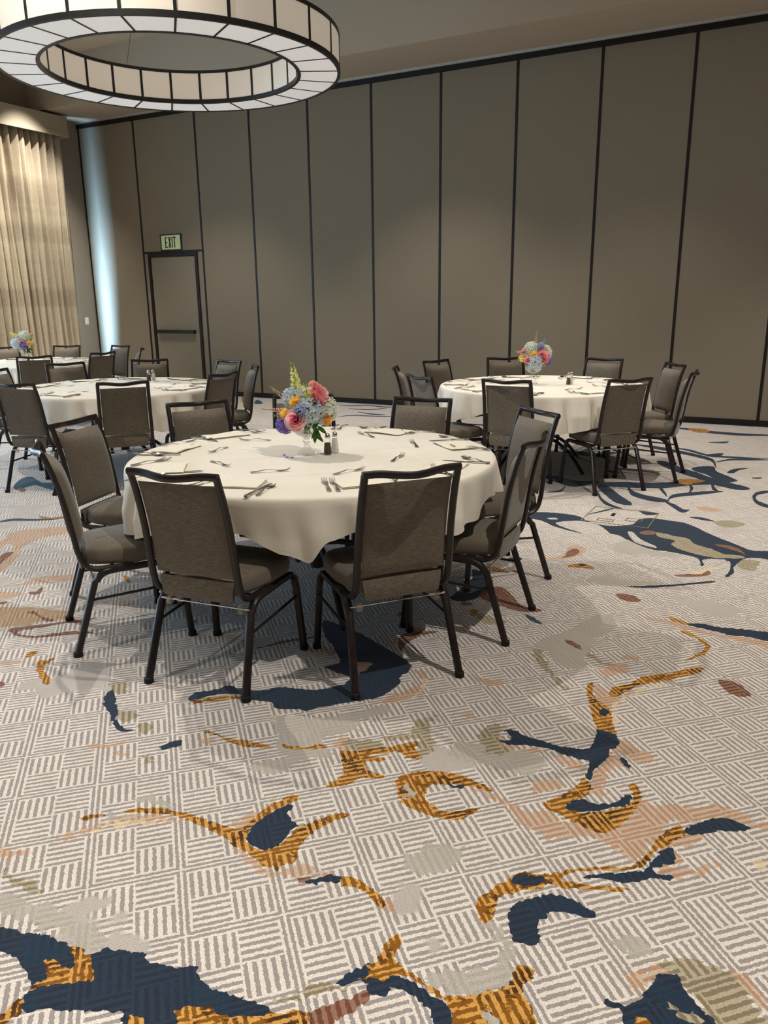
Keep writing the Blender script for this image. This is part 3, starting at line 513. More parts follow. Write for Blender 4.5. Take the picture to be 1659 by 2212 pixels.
# floor box: flush access cover with metal edge
fb = link('floor_box', None, label='flush carpeted floor access cover with thin pale metal edge, right of the nearest table', cat='floor box', loc=(-1.065, 5.49, 0))
b = MB(); x, y, w = .228, .213, .006
for q in [(-x, x, -y, -y+w), (-x, x, y-w, y), (-x, -x+w, -y+w, y-w), (x-w, x, -y+w, y-w)]: b.box(*q, .0003, .004)
b.obj('metal_edge', M['gilt'], fb, False)
for (x0, x1, y0, y1) in [(-.13, -.02, -.16, -.10), (.05, .16, -.09, -.01)]:
    w = .005; b = MB()
    for q in [(x0, x1, y0, y0+w), (x0, x1, y1-w, y1), (x0, x0+w, y0, y1), (x1-w, x1, y0, y1)]: b.box(*q, .0003, .004)
    b.obj('cable_flap', M['gilt'], fb, False)
MB().box(-.07, -.045, .0, .07, .0003, .003).obj('lift_slot', M['black'], fb, False)

# ------------------------------------------------------------ partition wall
seams = [-11.275, -10.03, -8.755]+[-8.755+1.0345*i for i in range(1, 15)]
wb = MB().box(XL, XR, Dw+.03, Dw+.15, 0, ZC+.1).obj('wall_back', M['paint'], smooth=False, kind='structure')
def panel(x0, x1, z0, z1, name='panel', mt='panel'):
    g = .001; return MB().box(x0+g, x1-g, Dw, Dw+.028, z0, z1).obj(name, M[mt], wb, False)
SW = .016
for i in range(len(seams)-1):
    a, c = seams[i]+SW, seams[i+1]-SW
    if i == 1:
        panel(a, c, 2.315, HT); panel(a, -9.935, .078, 2.285); panel(-8.87, c, .078, 2.285)
    elif a < XR: panel(a, min(c, XR), .078, HT)
for i, x in enumerate(seams):
    if x+SW < XR and x-SW > XL-.02: MB().box(max(x-SW, XL+.0005), x+SW, Dw-.006, Dw+.028, .078, HT).obj('seam_strip', M['strip'], wb, False)
MB().box(seams[1]+SW, seams[2]-SW, Dw-.007, Dw+.028, 2.286, 2.314).obj('header_strip', M['strip'], wb, False)
MB().box(XL+.001, XR, Dw-.03, Dw+.03, HT+.001, HT+.062).obj('trim_1', M['strip'], smooth=False, kind='structure')
MB().box(XL+.001, XR, Dw-.018, Dw+.03, HT+.063, ZS-.001).obj('trim_2', M['lighttrim'], smooth=False, kind='structure')
for i in range(len(seams)-1):
    if seams[i] > XR: continue
    b = MB(); x0, x1 = seams[i]+.002, min(seams[i+1]-.002, XR); b.box(x0, x1, Dw-.016, Dw+.028, .004, .076); b.box(x0, x1, Dw-.020, Dw-.0161, .004, .03)
    if i != 1: b.obj('bottom_sweep', M['strip'], wb, False)
    else:
        MB().box(x0, -9.93, Dw-.016, Dw+.028, .004, .076).obj('bottom_sweep', M['strip'], wb, False)
        MB().box(-8.872, x1, Dw-.016, Dw+.028, .004, .076).obj('bottom_sweep', M['strip'], wb, False)
# pass door in the partition
dr = link('door_1', None, kind='structure', loc=(-9.40, Dw, 0))
b = MB(); b.box(-.53, -.475, -.022, .026, .0, 2.283); b.box(.475, .53, -.022, .026, .0, 2.283); b.box(-.475, .475, -.022, .026, 2.225, 2.283)
b.obj('door_frame', M['strip'], dr, False)
MB().box(-.470, .470, -.008, .026, .012, 2.220).obj('door_leaf', M['doorpanel'], dr, False)
b = MB(); b.box(-.41, .40, -.075, -.045, 1.0, 1.06); b.box(-.40, -.35, -.045, -.0085, 1.005, 1.055); b.box(.34, .39, -.045, -.0085, 1.005, 1.055)
b.obj('panic_bar', M['black'], dr, False)
# exit sign
es = link('exit_sign', None, label='small pale green EXIT sign with dark frame above the pass door', cat='exit sign', loc=(-9.402, Dw-.002, 2.445))
b = MB(); w, h, t = .223, .127, .018
b.box(-w, w, -.018, 0, -h, -h+t); b.box(-w, w, -.018, 0, h-t, h); b.box(-w, -w+t, -.018, 0, -h+t, h-t); b.box(w-t, w, -.018, 0, -h+t, h-t)
b.obj('frame', M['black'], es, False)
MB().box(-w+t, w-t, -.012, -.001, -h+t, h-t).obj('face', M['exit'], es, False)
b = MB(); y0, y1, hh, k = -.0145, -.0121, .083, .0185
def slant(xa, xb):   # parallelogram from (xa,bottom) to (xb,top)
    b.add([(xa, y0, -hh), (xa+k, y0, -hh), (xb+k, y0, hh), (xb, y0, hh), (xa, y1, -hh), (xa+k, y1, -hh), (xb+k, y1, hh), (xb, y1, hh)],
          [(0, 1, 2, 3), (4, 7, 6, 5), (0, 4, 5, 1), (1, 5, 6, 2), (2, 6, 7, 3), (3, 7, 4, 0)])
X0 = -.125
b.box(X0, X0+k, y0, y1, -hh, hh)
for zz in (-hh, -.009, hh-k): b.box(X0+k, X0+(.055 if zz != -.009 else .048), y0, y1, zz, zz+k)
slant(X0+.072, X0+.110); slant(X0+.112, X0+.074)
b.box(X0+.145, X0+.145+k, y0, y1, -hh, hh)
b.box(X0+.195, X0+.195+k, y0, y1, -hh, hh-k); b.box(X0+.175, X0+.234, y0, y1, hh-k, hh)
b.obj('letters', M['black'], es, False)
# ------------------------------------------------------------ left wall, window, curtain, valance
wl = MB(); wl.box(XL-.15, XL, YN, -1.0, 0, ZC); wl.box(XL-.15, XL, 9.42, Dw+.03, 0, ZC); wl.box(XL-.15, XL, -1.0, 9.42, 0, .35); wl.box(XL-.15, XL, -1.0, 9.42, 3.7, ZC)
wl.obj('wall_left', M['paint'], smooth=False, kind='structure')
wn = link('window_1', None, kind='structure', loc=(XL, 4.2, 0))
b = MB(); n = 6
for i in range(n+1):
    yy = -5.2+10.4*i/n; b.box(-.13, -.07, yy-.03+(.03 if i == 0 else 0), yy+.03-(.03 if i == n else 0), .35, 3.7)
b.box(-.13, -.07, -5.2, 5.2, .35, .41); b.box(-.13, -.07, -5.2, 5.2, 3.64, 3.7)
b.obj('window_frame', M['black'], wn, False)
YC1 = 9.66
ct = MB()
def cfun(u, v):
    y = 6.2+(YC1-6.2)*u; z = .015+(4.13-.015)*v
    ph = 2*pi*(y*7.2+.25*sin(y*2.1)); a = .066*(.75+.25*(1-v))*(1+.3*sin(y*11))+.006*sin(3*ph)
    x = XL+.215+a*sin(ph+.5*sin(v*3+y*2))+.018*sin(y*9+v*4)
    return (x, y+.012*sin(v*9+y*30), z)
ct.grid(cfun, 330, 26)
cu = ct.obj('curtain', M['curtain'], smooth=True, sharp=80, label='tall pleated beige linen curtain hanging under the valance beside the partition', cat='curtain')
sm = cu.modifiers.new('thick', 'SOLIDIFY'); sm.thickness = .003; sm.offset = 0
vl = link('valance', None, label='straight beige fabric-covered valance box above the pleated curtain', cat='valance', loc=(XL, 0, 0))
VX = .36
b = MB(); b.box(.0005, VX, 6.0, 9.70, 4.14, 4.375); b.obj('valance_board', M['valance'], vl, False)
b = MB(); b.box(VX-.02, VX+.008, 6.0, 9.70, 4.075, 4.139); b.box(.0005, VX-.021, 9.68, 9.70, 4.075, 4.139); b.obj('lower_band', M['valance'], vl, False)
sw = link('light_switch', None, label='small pale rocker light switch on the wall between curtain and partition', cat='light switch', loc=(XL+.0005, 9.99, 1.205))
MB().box(0, .006, -.038, .038, -.06, .06).obj('plate', M['white'], sw, False)
MB().box(.0062, .011, -.017, .017, -.035, .035).obj('rocker', M['white'], sw, False)
# ------------------------------------------------------------ ceiling and other walls
MB().box(XL, XR, YN, YS, ZC, ZC+.1).obj('ceiling', M['ceil'], smooth=False, kind='structure')
MB().box(XL, XR, YS, Dw+.03, ZS, ZC+.1).obj('trim_3', M['soffit'], smooth=False, kind='structure')
MB().box(XR, XR+.15, YN, Dw+.15, 0, ZC+.1).obj('wall_right', M['paint'], smooth=False, kind='structure')
MB().box(XL-.15, XR+.15, YN-.15, YN, 0, ZC+.1).obj('wall_front', M['paint'], smooth=False, kind='structure')
MB().box(XL, XL+.015, YN, 10.18, 0, .09).obj('baseboard_left', M['strip'], smooth=False, kind='structure')

# ------------------------------------------------------------ chandelier
CX, CY, ZB, RO, RI, HS, NS = -5.095, 5.722, 3.40, 1.423, 1.063, .28, 24
ch = link('ring_chandelier', None, label='large ring chandelier of pale fabric panels with dark metal bars', cat='chandelier', loc=(CX, CY, ZB))
def ringband(r0, r1, z0, z1, n=96):
    b = MB()
    prof = [(r0, z0), (r1, z0), (r1, z1), (r0, z1)]
    vs = []; fs = []
    for i in range(n):
        a = 2*pi*i/n
        for r, z in prof: vs.append((r*cos(a), r*sin(a), z))
    for i in range(n):
        j = (i+1) % n
        for k in range(4): fs.append((i*4+k, j*4+k, j*4+(k+1) % 4, i*4+(k+1) % 4))
    return b.add(vs, fs)
for nm, (r0, r1, z0, z1) in dict(a=(RO-.020, RO+.006, -.006, .034), b=(RO-.014, RO+.006, HS-.018, HS+.012), c=(RI-.006, RI+.024, -.006, .030), d=(RI-.004, RI+.012, HS-.018, HS+.008)).items():
    ringband(r0, r1, z0, z1).obj('rim', M['black'], ch, sharp=30)
dseg = 2*pi/NS
def wedge(r0, r1, z0, z1, da, n=6):
    b = MB(); vs = []; fs = []
    for i in range(n+1):
        a = -da+2*da*i/n
        for r, z in [(r0, z0), (r1, z0), (r1, z1), (r0, z1)]: vs.append((r*cos(a), r*sin(a), z))
    for i in range(n):
        for k in range(4): fs.append((i*4+k, i*4+4+k, i*4+4+(k+1) % 4, i*4+(k+1) % 4))
    fs += [(0, 1, 2, 3), (n*4+3, n*4+2, n*4+1, n*4)]
    return b.add(vs, fs)
m1 = wedge(RO-.009, RO-.001, .035, HS-.019, dseg/2-.0085).mesh('outer_panel', M['shade_side'], sharp=30)
m2 = wedge(RI+.001, RI+.009, .031, HS-.019, dseg/2-.011).mesh('inner_panel', M['shade_side'], sharp=30)
m3 = wedge(RI+.0245, RO-.0205, 0, .006, dseg/2-.0065).mesh('bottom_panel', M['shade_low'], sharp=30)
bo = MB().box(RO-.012, RO+.004, -.012, .012, .0345, HS-.0185).mesh('bar', M['black'], False)
bi = MB().box(RI-.004, RI+.01, -.0115, .0115, .0305, HS-.0185).mesh('bar', M['black'], False)
bb = MB().box(RI+.0245, RO-.0205, -.0085, .0085, -.003, .01).mesh('bar', M['black'], False)
for i in range(NS):
    a = dseg*i-radians(1.6)
    link('outer_panel', m1, ch, rz=a+dseg/2); link('inner_panel', m2, ch, rz=a+dseg/2); link('bottom_panel', m3, ch, rz=a+dseg/2)
    link('bar', bo, ch, rz=a); link('bar', bi, ch, rz=a); link('bar', bb, ch, rz=a)
for k in range(4):
    a = pi/4+k*pi/2+.35
    MB().sweep([((RI+.02)*cos(a), (RI+.02)*sin(a), HS), (.08*cos(a), .08*sin(a), 1.68)], .004, .004, n=6).obj('suspension_cable', M['black'], ch)
MB().lathe([(.12, 1.699), (.12, 1.67), (.05, 1.65), (.001, 1.65)], 20).obj('canopy', M['black'], ch)

# ------------------------------------------------------------ chair
def superpad(w_of, y_of, z0, z1, th, nu=14, nv=16, back=.010):
    """upholstered back pad: w_of(t) half width, y_of(z) rear face line, bulging forward"""
    b = MB()
    def pt(u, v, side):
        t = v; z = z0+(z1-z0)*t; s = 2*u-1; hw = w_of(t)
        e = (1-abs(s)**6)**.5 if abs(s) < 1 else 0; g = (1-abs(2*t-1)**8)**.5 if abs(2*t-1) < 1 else 0
        th_ = th*(.55+.45*(1-s*s))*e*g if side else -back*e*g
        edge = .004 if side else 0
        return (s*hw, y_of(z)+th_+edge*0, z)
    b.grid(lambda u, v: pt(u, v, 1), nu, nv); b.grid(lambda u, v: pt(1-u, v, 0), nu, nv)
    return b
def yline(z):  # rear line of the back, leaning backwards
    return -.205-(z-.48)*.13-(max(0, z-.6))**2*.35
def chair_proto():
    r = link('banquet_chair', None)
    # back frame: two uprights, a curved foot under the seat
    for sx in (-1, 1):
        path = [(sx*(.188), yline(.893)-.004, .893)]
        for z in (.82, .74, .66, .58, .52, .47): path.append((sx*(.188+.008*(.893-z)/.42), yline(z)-.002, z))
        for k in range(1, 7):
            a = k/6*pi/2; path.append((sx*.197, -.198+.075*(1-cos(a)), .45-.073*sin(a)))
        path.append((sx*.197, -.06, .377)); path.append((sx*.197, .02, .377))
        MB().sweep(path, .024, .028, up=(1, 0, 0), n=8, square=.7).obj('back_post', M['frame'], r)
    # handle rail bowed backwards in its middle
    path = []
    for k in range(25):
        t = -1+2*k/24; x = t*.198; bow = .5+.5*cos(pi*min(1, abs(t)/.82))
        path.append((x, yline(.9)-.004-.030*bow, .896-.010*bow))
    MB().sweep(path, .022, .028, up=(0, 0, 1), n=8, square=.7).obj('handle_rail', M['frame'], r)
    superpad(lambda t: .174+.001*(1-t), lambda z: yline(z)+.004, .475, .855, .048).obj('backrest', M['fabric'], r, sharp=70)
    # seat: thick pad, narrow at the rear, wide at the front
    b = MB(); nu = 32; rings = []
    def outline(a, sc, fr=1):
        c, s = cos(a), sin(a); e = .38
        x = math.copysign(abs(c)**e, c); y = math.copysign(abs(s)**e, s)
        yy = .025+y*.225*sc; hw = (.215-.05*max(0, -(y+.1))/.9-.004)*sc
        return x*hw, yy
    prof = [(.94, .388), (.985, .392), (1.0, .41), (1.0, .432), (.975, .452), (.90, .463), (.6, .470), (.25, .473)]
    vs = []; fs = []
    for sc, z in prof:
        for k in range(nu):
            x, y = outline(2*pi*k/nu, sc); vs.append((x, y, z))
    for i in range(len(prof)-1):
        for k in range(nu): fs.append((i*nu+k, i*nu+(k+1) % nu, (i+1)*nu+(k+1) % nu, (i+1)*nu+k))
    fs += [tuple(range(nu))[::-1], tuple((len(prof)-1)*nu+k for k in range(nu))]
    b.add(vs, fs); b.obj('seat', M['fabric'], r, sharp=70)
    # cushioned rear skirt of the seat
    MB().grid(lambda u, v: ((2*u-1)*(.158+.012*v), -.198-.006*sin(pi*v)+.006*abs(2*u-1)**4, .372+.088*v), 12, 6).grid(lambda u, v: ((1-2*u)*(.158+.012*v), -.180+.0*v, .372+.088*v), 12, 6).obj('seat_skirt', M['fabric'], r)
    for sx in (-1, 1):
        # rear leg with its bend and the rail under the seat
        path = [(sx*.228, -.252, .012), (sx*.209, -.150, .325)]
        for k in range(1, 8):
            a = k/8*pi/2; path.append((sx*(.209-.002*k/8), -.150+.012+.070*(1-cos(a))*1.0, .325+.043*sin(a)))
        path += [(sx*.206, -.05, .369), (sx*.205, .10, .371), (sx*.205, .175, .371)]
        lg = MB().sweep(path, .031, .031, up=(1, 0, 0), n=10, square=.25).obj('leg', M['frame'], r)
        MB().lathe([(.001, 0), (.0195, .0), (.0205, .006), (.019, .022), (.016, .024)], 12, sx*.2285, -.253).obj('foot_cap', M['rubber'], lg)
        path = [(sx*.226, .248, .012), (sx*.213, .222, .30), (sx*.210, .215, .345), (sx*.208, .195, .366), (sx*.207, .177, .371)]
        lg = MB().sweep(path, .031, .031, up=(1, 0, 0), n=10, square=.25).obj('leg', M['frame'], r)
        MB().lathe([(.001, 0), (.0195, .0), (.0205, .006), (.019, .022), (.016, .024)], 12, sx*.2265, .2485).obj('foot_cap', M['rubber'], lg)
        g = MB().sweep([(sx*.2265, .262, .062), (sx*.2265, .270, .062)], .016, .016, n=8).obj('bumper', M['chrome'], lg)
        MB().sweep([(sx*.215, -.178, .245), (sx*.217, .224, .265)], .013, .013, n=6).obj('stretcher', M['frame'], r)
        MB().box(sx*.168-.011, sx*.168+.011, -.162, -.138, .318, .350).obj('ganging_clip', M['clip'], r, False)
    MB().sweep([(-.207, -.152, .338), (.207, -.152, .338)], .008, .008, n=6).obj('crossbar', M['chrome'], r)
    MB().sweep([(-.207, -.06, .362), (.207, -.06, .362)], .02, .012, n=6).obj('crossbar', M['frame'], r)
    MB().sweep([(-.207, .16, .362), (.207, .16, .362)], .02, .012, n=6).obj('crossbar', M['frame'], r)
    return r
proto = chair_proto(); first = True
def place_chair(x, y, face, label, group):
    """x,y = middle of the handle rail; face = heading in degrees"""
    global first
    a = radians(face); o = proto if first else copy_tree(proto); first = False
    o.location = (x+.285*cos(a), y+.285*sin(a), 0); o.rotation_euler = (0, 0, a-pi/2)
    tag(o, label, 'chair', group)
# (rail x, rail y, heading, label, short)
CH = {
1: [(-2.01, 2.10, 97, 'grey banquet chair, back to the viewer, left one of the front pair', 'the left front chair'),
    (-1.25, 2.53, 140.5, 'grey banquet chair, back to the viewer, right one of the front pair', 'the right front chair'),
    (-1.045, 3.33, 183, 'grey banquet chair seen from its side, right of the front pair', 'the nearer right-hand chair'),
    (-1.30, 4.20, 229, 'grey banquet chair with bright marks on its rail, at nearest table towards the right table', 'the farther right-hand chair'),
    (-2.13, 4.46, 272, 'grey banquet chair facing the viewer behind the nearest table, right of the flowers', 'the far chair right of the flowers'),
    (-2.92, 4.30, 306, 'banquet chair facing the viewer, hidden behind the flowers of the nearest table', 'the chair behind the flowers'),
    (-3.33, 3.74, 332, 'grey banquet chair facing the viewer at the left back of the nearest table', 'the left back chair'),
    (-3.41, 2.87, 14, 'grey banquet chair with lit seat front, left side of the nearest table, farther one', 'the farther left-hand chair'),
    (-2.90, 2.25, 54, 'grey banquet chair seen edge-on with bright rail, front left of the nearest table', 'the edge-on left chair')],
2: [(-3.36, 6.50, 24, 'banquet chair seen edge-on, leftmost at the right-hand table', 'the edge-on left chair'),
    (-2.79, 5.80, 57, 'dark banquet chair with back turned, left front of the right-hand table', 'the dark left chair'),
    (-3.36, 7.37, 343, 'lit taupe banquet chair behind the right-hand table, far left of the flowers', 'the back left chair'),
    (-2.84, 7.98, 302, 'taupe banquet chair behind the right-hand table, partly covered by the flowers', 'the chair beside the flowers'),
    (-1.86, 8.19, 260, 'taupe banquet chair behind the right-hand table, right of the shakers', 'the back right chair'),
    (-1.11, 7.73, 214, 'taupe banquet chair facing left, rear one at the right end of the right-hand table', 'the rear right-end chair'),
    (-.85, 6.98, 181, 'banquet chair in side view at the right end of the right-hand table', 'the side-view right-end chair'),
    (-1.20, 6.18, 138, 'grey banquet chair, back turned, pulled to the right-hand table at its front right', 'the front right chair'),
    (-2.03, 5.75, 91, 'dark banquet chair, back turned, front middle of the right-hand table', 'the front middle chair')],
3: [(-5.50, 4.08, 103, 'blue-black banquet chair cut by the left picture edge, back turned, left middle table', 'the cut-off front chair'),
    (-4.75, 4.49, 139, 'grey banquet chair, back squarely turned, centre front of the left middle table', 'the square-on front chair'),
    (-4.48, 5.38, 181, 'grey banquet chair turned away at the right side of the left middle table', 'the right-side chair'),
    (-4.76, 6.19, 225, 'banquet chair seen nearly edge-on, standing rightmost at the left middle table', 'the rightmost edge-on chair'),
    (-5.42, 6.61, 257, 'banquet chair with bright rail marks behind the left middle table, at the right', 'the back right chair'),
    (-6.36, 6.42, 308, 'taupe banquet chair behind the left middle table, beside the shakers', 'the chair behind the shakers'),
    (-6.85, 5.72, 335, 'lit taupe banquet chair at the left back of the left middle table', 'the left back chair'),
    (-6.80, 4.86, 16, 'banquet chair cut off at the left picture edge behind the left middle table', 'the cut-off rear chair')],
4: [(-10.42, 7.66, 335, 'taupe banquet chair before the curtain, cut by the left picture edge', 'the cut-off chair by the curtain'),
    (-9.74, 8.19, 300, 'taupe banquet chair before the curtain, right of the farthest flowers', 'the chair before the curtain'),
    (-8.91, 8.44, 265, 'tall-looking taupe banquet chair before the blue-lit partition panel', 'the chair by the blue-lit panel'),
    (-8.12, 8.06, 224, 'banquet chair seen edge-on before the pass door, at the farthest table', 'the edge-on chair by the door'),
    (-7.90, 7.18, 177, 'black-looking banquet chair, back turned, right side of the farthest table', 'the dark right chair'),
    (-8.14, 6.36, 142, 'blue-black banquet chair, back turned, front of the farthest table', 'the dark front chair')]}
GN = {1: 'chairs around the nearest table', 2: 'chairs around the right-hand table', 3: 'chairs around the left middle table', 4: 'chairs around the farthest table'}
for t in CH:
    for x, y, a, lb, sh in CH[t]: place_chair(x, y, a, lb, GN[t])

# ------------------------------------------------------------ tables and cloths
TC = {1: (-2.158, 3.252), 2: (-2.108, 6.906), 3: (-5.649, 5.288), 4: (-9.13, 7.10)}
TN = {1: 'nearest', 2: 'right-hand', 3: 'left middle', 4: 'farthest'}
RT = .915; ZT = .7535
def table_proto():
    r = link('banquet_table', None)
    MB().lathe([(.001, .728), (RT-.03, .728), (RT-.022, .734), (RT-.022, .748), (RT-.027, .7515), (.001, .7515)], 64).obj('tabletop', M['tabletop'], r)
    MB().lathe([(.001, .70), (.16, .70), (.16, .727), (.001, .727)], 24).obj('mounting_plate', M['black'], r)
    MB().lathe([(.036, .16), (.036, .6995)], 16).obj('column', M['frame'], r)
    for k in range(4):
        a = k*pi/2+.5; p = []
        for j in range(13):
            t = j/12; rr = .03+.50*t; z = .30*(1-t)**.0-.0-.30*t**2.6+.015*0; z = max(.022, .27*(1-t**2.2)+.018)
            p.append((rr*cos(a), rr*sin(a), z))
        MB().sweep(p, .034, .03, up=(0, 0, 1), n=8).obj('leg', M['frame'], r)
    return r
tp = table_proto()
for t in (1, 2, 3, 4):
    o = tp if t == 1 else copy_tree(tp)
    o.location = (*TC[t], 0); o.rotation_euler = (0, 0, .3*t)
    tag(o, 'round banquet table on a dark pedestal under the white cloth, %s table' % TN[t], 'table', 'round banquet tables')
HEM = {1: [(-180, .53), (-150, .56), (-137, .50), (-127, .482), (-115, .50), (-95, .59), (-78, .60), (-66, .52), (-60, .487), (-54, .58), (-44, .62), (-30, .57), (-18, .53), (-8, .545), (4, .60), (40, .55), (90, .58), (130, .5), (160, .58)],
 2: [(-170, .58), (-140, .56), (-126, .48), (-114, .54), (-100, .61), (-84, .60), (-70, .50), (-64, .455), (-58, .47), (-48, .49), (-38, .58), (-20, .60), (0, .57), (9, .545), (20, .60), (60, .56), (110, .58), (150, .5)],
 3: [(-170, .55), (-130, .58), (-100, .60), (-86, .55), (-77, .47), (-70, .58), (-55, .60), (-36, .49), (-24, .44), (-14, .50), (10, .58), (50, .55), (100, .58), (140, .5)],
 4: [(-170, .55), (-120, .5), (-80, .6), (-50, .55), (-30, .5), (10, .6), (60, .55), (120, .5)]}
def hem(t, deg):
    k = HEM[t]; n = len(k); d = (deg+180) % 360-180
    pts = [(k[-1][0]-360, k[-1][1])]+k+[(k[0][0]+360, k[0][1])]
    for i in range(len(pts)-1):
        if pts[i][0] <= d <= pts[i+1][0]:
            u = (d-pts[i][0])/(pts[i+1][0]-pts[i][0]); u = u*u*(3-2*u); return pts[i][1]*(1-u)+pts[i+1][1]*u
    return .55
def make_cloth(t):
    rnd = random.Random(t*5+1); nA = 300; b = MB()
    fold = [(rnd.choice([7, 9, 11, 13, 16, 19]), rnd.uniform(0, 6.28), rnd.uniform(.4, 1)) for _ in range(4)]
    prof_top = [.02, .25, .5, .7, .82, .88]
    nS = 16; rows = []
    for k in range(nA): pass
    vs = [(0, 0, ZT+.001)]; rings = []
    for r in prof_top: rings.append([(r*cos(2*pi*k/nA), r*sin(2*pi*k/nA), ZT+.001) for k in range(nA)])
    for a_ in range(1, 5):
        an = a_/4*pi/2; rings.append([((.893+.022*sin(an))*cos(2*pi*k/nA), (.893+.022*sin(an))*sin(2*pi*k/nA), ZT+.001-.022*(1-cos(an))) for k in range(nA)])
    z0 = ZT+.001-.022
    for j in range(1, nS+1):
        s = j/nS; ring = []
        for k in range(nA):
            th = 2*pi*k/nA; dg = math.degrees(th); zb = hem(t, dg); z = z0+(zb-z0)*s; drop = z0-z
            w = sum(c*sin(nf*th+ph) for nf, ph, c in fold)/2.0
            low = max(0, (.60-zb)/.15)
            w = 1-abs(w)*1.7 if w > -2 else w; w2 = max(-.7, w)+low*.9
            # rounded crests with tighter valleys
            amp = .046*min(1, drop/.17)**1.0
            rr = .917+.030*min(1, drop/.14)*(.38+math.tanh(1.5*(1-abs(w)*2.2)+low*.7))
            ring.append((rr*cos(th+.03*w*s), rr*sin(th+.03*w*s), z))
        rings.append(ring)
    fs = []
    for r in rings: vs += r
    fs += [(0, 1+k, 1+(k+1) % nA) for k in range(nA)]
    for i in range(len(rings)-1):
        for k in range(nA): fs.append((1+i*nA+k, 1+(i+1)*nA+k, 1+(i+1)*nA+(k+1) % nA, 1+i*nA+(k+1) % nA))
    b.add(vs, fs)
    o = b.obj('tablecloth', M['cloth'], sharp=80, label='white linen tablecloth with draped folds over the %s round table' % TN[t], cat='tablecloth', group='white tablecloths', loc=(*TC[t], 0))
    # pressed hem band
    hb = MB(); L = rings[-1]; K = rings[-2]
    hv = []; 
    for (x, y, z), (x2, y2, z2) in zip(L, K):
        q = 1+.0022/hypot(x, y); d = Vector((x2-x, y2-y, z2-z)).normalized()*.014
        hv.append((x*q, y*q, z-.001)); hv.append(((x+d.x)*q, (y+d.y)*q, z+d.z))
    hb.add(hv, [(2*k, 2*((k+1) % nA), 2*((k+1) % nA)+1, 2*k+1) for k in range(nA)]); hb.obj('hem', M['cloth'], o)
    # pressed crease lines on the top
    cr = MB(); a = .62+.2*t
    for d in (-.46, 0, .46):
        for ax in (0, 1):
            h = sqrt(.86**2-d*d)-.02; w = .0035
            dx, dy = (cos(a), sin(a)) if ax == 0 else (-sin(a), cos(a)); nx, ny = -dy, dx
            P = []
            for i in range(2):
                u = (-h, h)[i]
                for s_, zz in ((-w, 0), (0, .0016), (w, 0)): P.append((dx*u+nx*(d+s_), dy*u+ny*(d+s_), ZT+.0011+zz+(.0001 if ax else 0)))
            cr.add(P, [(0, 1, 4, 3), (1, 2, 5, 4)])
    cr.obj('crease', M['cloth'], o, False)
    return o
for t in TC: make_cloth(t)
ZTOP = ZT+.0022

# ------------------------------------------------------------ cutlery
def strip(b, pts, th):
    """pts: (x centre, half width, y, z)"""
    vs = []; 
    for (y, hw, z) in pts: vs += [(-hw, y, z), (hw, y, z), (hw, y, z-th), (-hw, y, z-th)]
    fs = []
    for i in range(len(pts)-1):
        for k in range(4): fs.append((i*4+k, i*4+(k+1) % 4, i*4+4+(k+1) % 4, i*4+4+k))
    n = len(pts)-1; fs += [(0, 3, 2, 1), (n*4, n*4+1, n*4+2, n*4+3)]; b.add(vs, fs)
def fork_mesh(L=.20):
    k = L/.2; b = MB()
    strip(b, [(-.100*k, .005, .004), (-.094*k, .0095, .004), (-.075*k, .009, .005), (-.05*k, .006, .008), (-.015*k, .0032, .013), (.02*k, .003, .009), (.034*k, .006, .006), (.045*k, .0115, .0045), (.055*k, .0125, .0045)], .0022)
    for x in (-.0106, -.0036, .0036, .0106):
        vs = []; P = [(.053*k, .0022, .0045), (.072*k, .002, .005), (.088*k, .0017, .009), (.100*k, .001, .016)]
        o = len(b.v); q = []
        for (y, hw, z) in P: q += [(x-hw, y, z), (x+hw, y, z), (x+hw, y, z-.0018), (x-hw, y, z-.0018)]
        fs = []
        for i in range(3):
            for j in range(4): fs.append((i*4+j, i*4+(j+1) % 4, i*4+4+(j+1) % 4, i*4+4+j))
        fs.append((12, 13, 14, 15)); b.add(q, fs)
    return b.mesh('fork', M['steel'])
def spoon_mesh(L=.19):
    b = MB(); strip(b, [(-.095, .005, .004), (-.09, .0095, .004), (-.07, .0085, .005), (-.045, .0055, .008), (-.01, .003, .012), (.025, .0032, .009), (.04, .006, .006)], .0022)
    def bowl(u, v):
        r = v; a = 2*pi*u; x = .0195*r*cos(a); y = .066+.031*r*sin(a)*(1+.0); return (x, y, .0025+.0075*r*r)
    b.grid(bowl, 20, 5); b.grid(lambda u, v: (bowl(u, v)[0], bowl(u, v)[1], bowl(u, v)[2]-.0012), 20, 5)
    return b.mesh('spoon', M['steel'])
def knife_mesh(L=.23):
    b = MB(); strip(b, [(-.115, .006, .007), (-.11, .0095, .0075), (-.06, .008, .0075), (-.015, .0055, .0075), (-.005, .0045, .007)], .006)
    vs = []; P = [(-.006, -.005, .005), (.02, -.0095, .008), (.07, -.0105, .009), (.10, -.007, .009), (.113, .003, .0075), (.115, .006, .006)]
    for (y, x0, x1) in P: vs += [(x0, y, .0045), (x1, y, .0048), (x1, y, .0022), (x0, y, .003)]
    fs = []
    for i in range(len(P)-1):
        for k in range(4): fs.append((i*4+k, i*4+(k+1) % 4, i*4+4+(k+1) % 4, i*4+4+k))
    fs.append((0, 3, 2, 1)); b.add(vs, fs); return b.mesh('knife', M['steel'])
CUTM = {'f': fork_mesh(.205), 'df': fork_mesh(.18), 's': spoon_mesh(), 'k': knife_mesh()}
CUTN = {'f': ('dinner_fork', 'fork'), 'df': ('dessert_fork', 'fork'), 's': ('teaspoon', 'spoon'), 'k': ('table_knife', 'knife')}
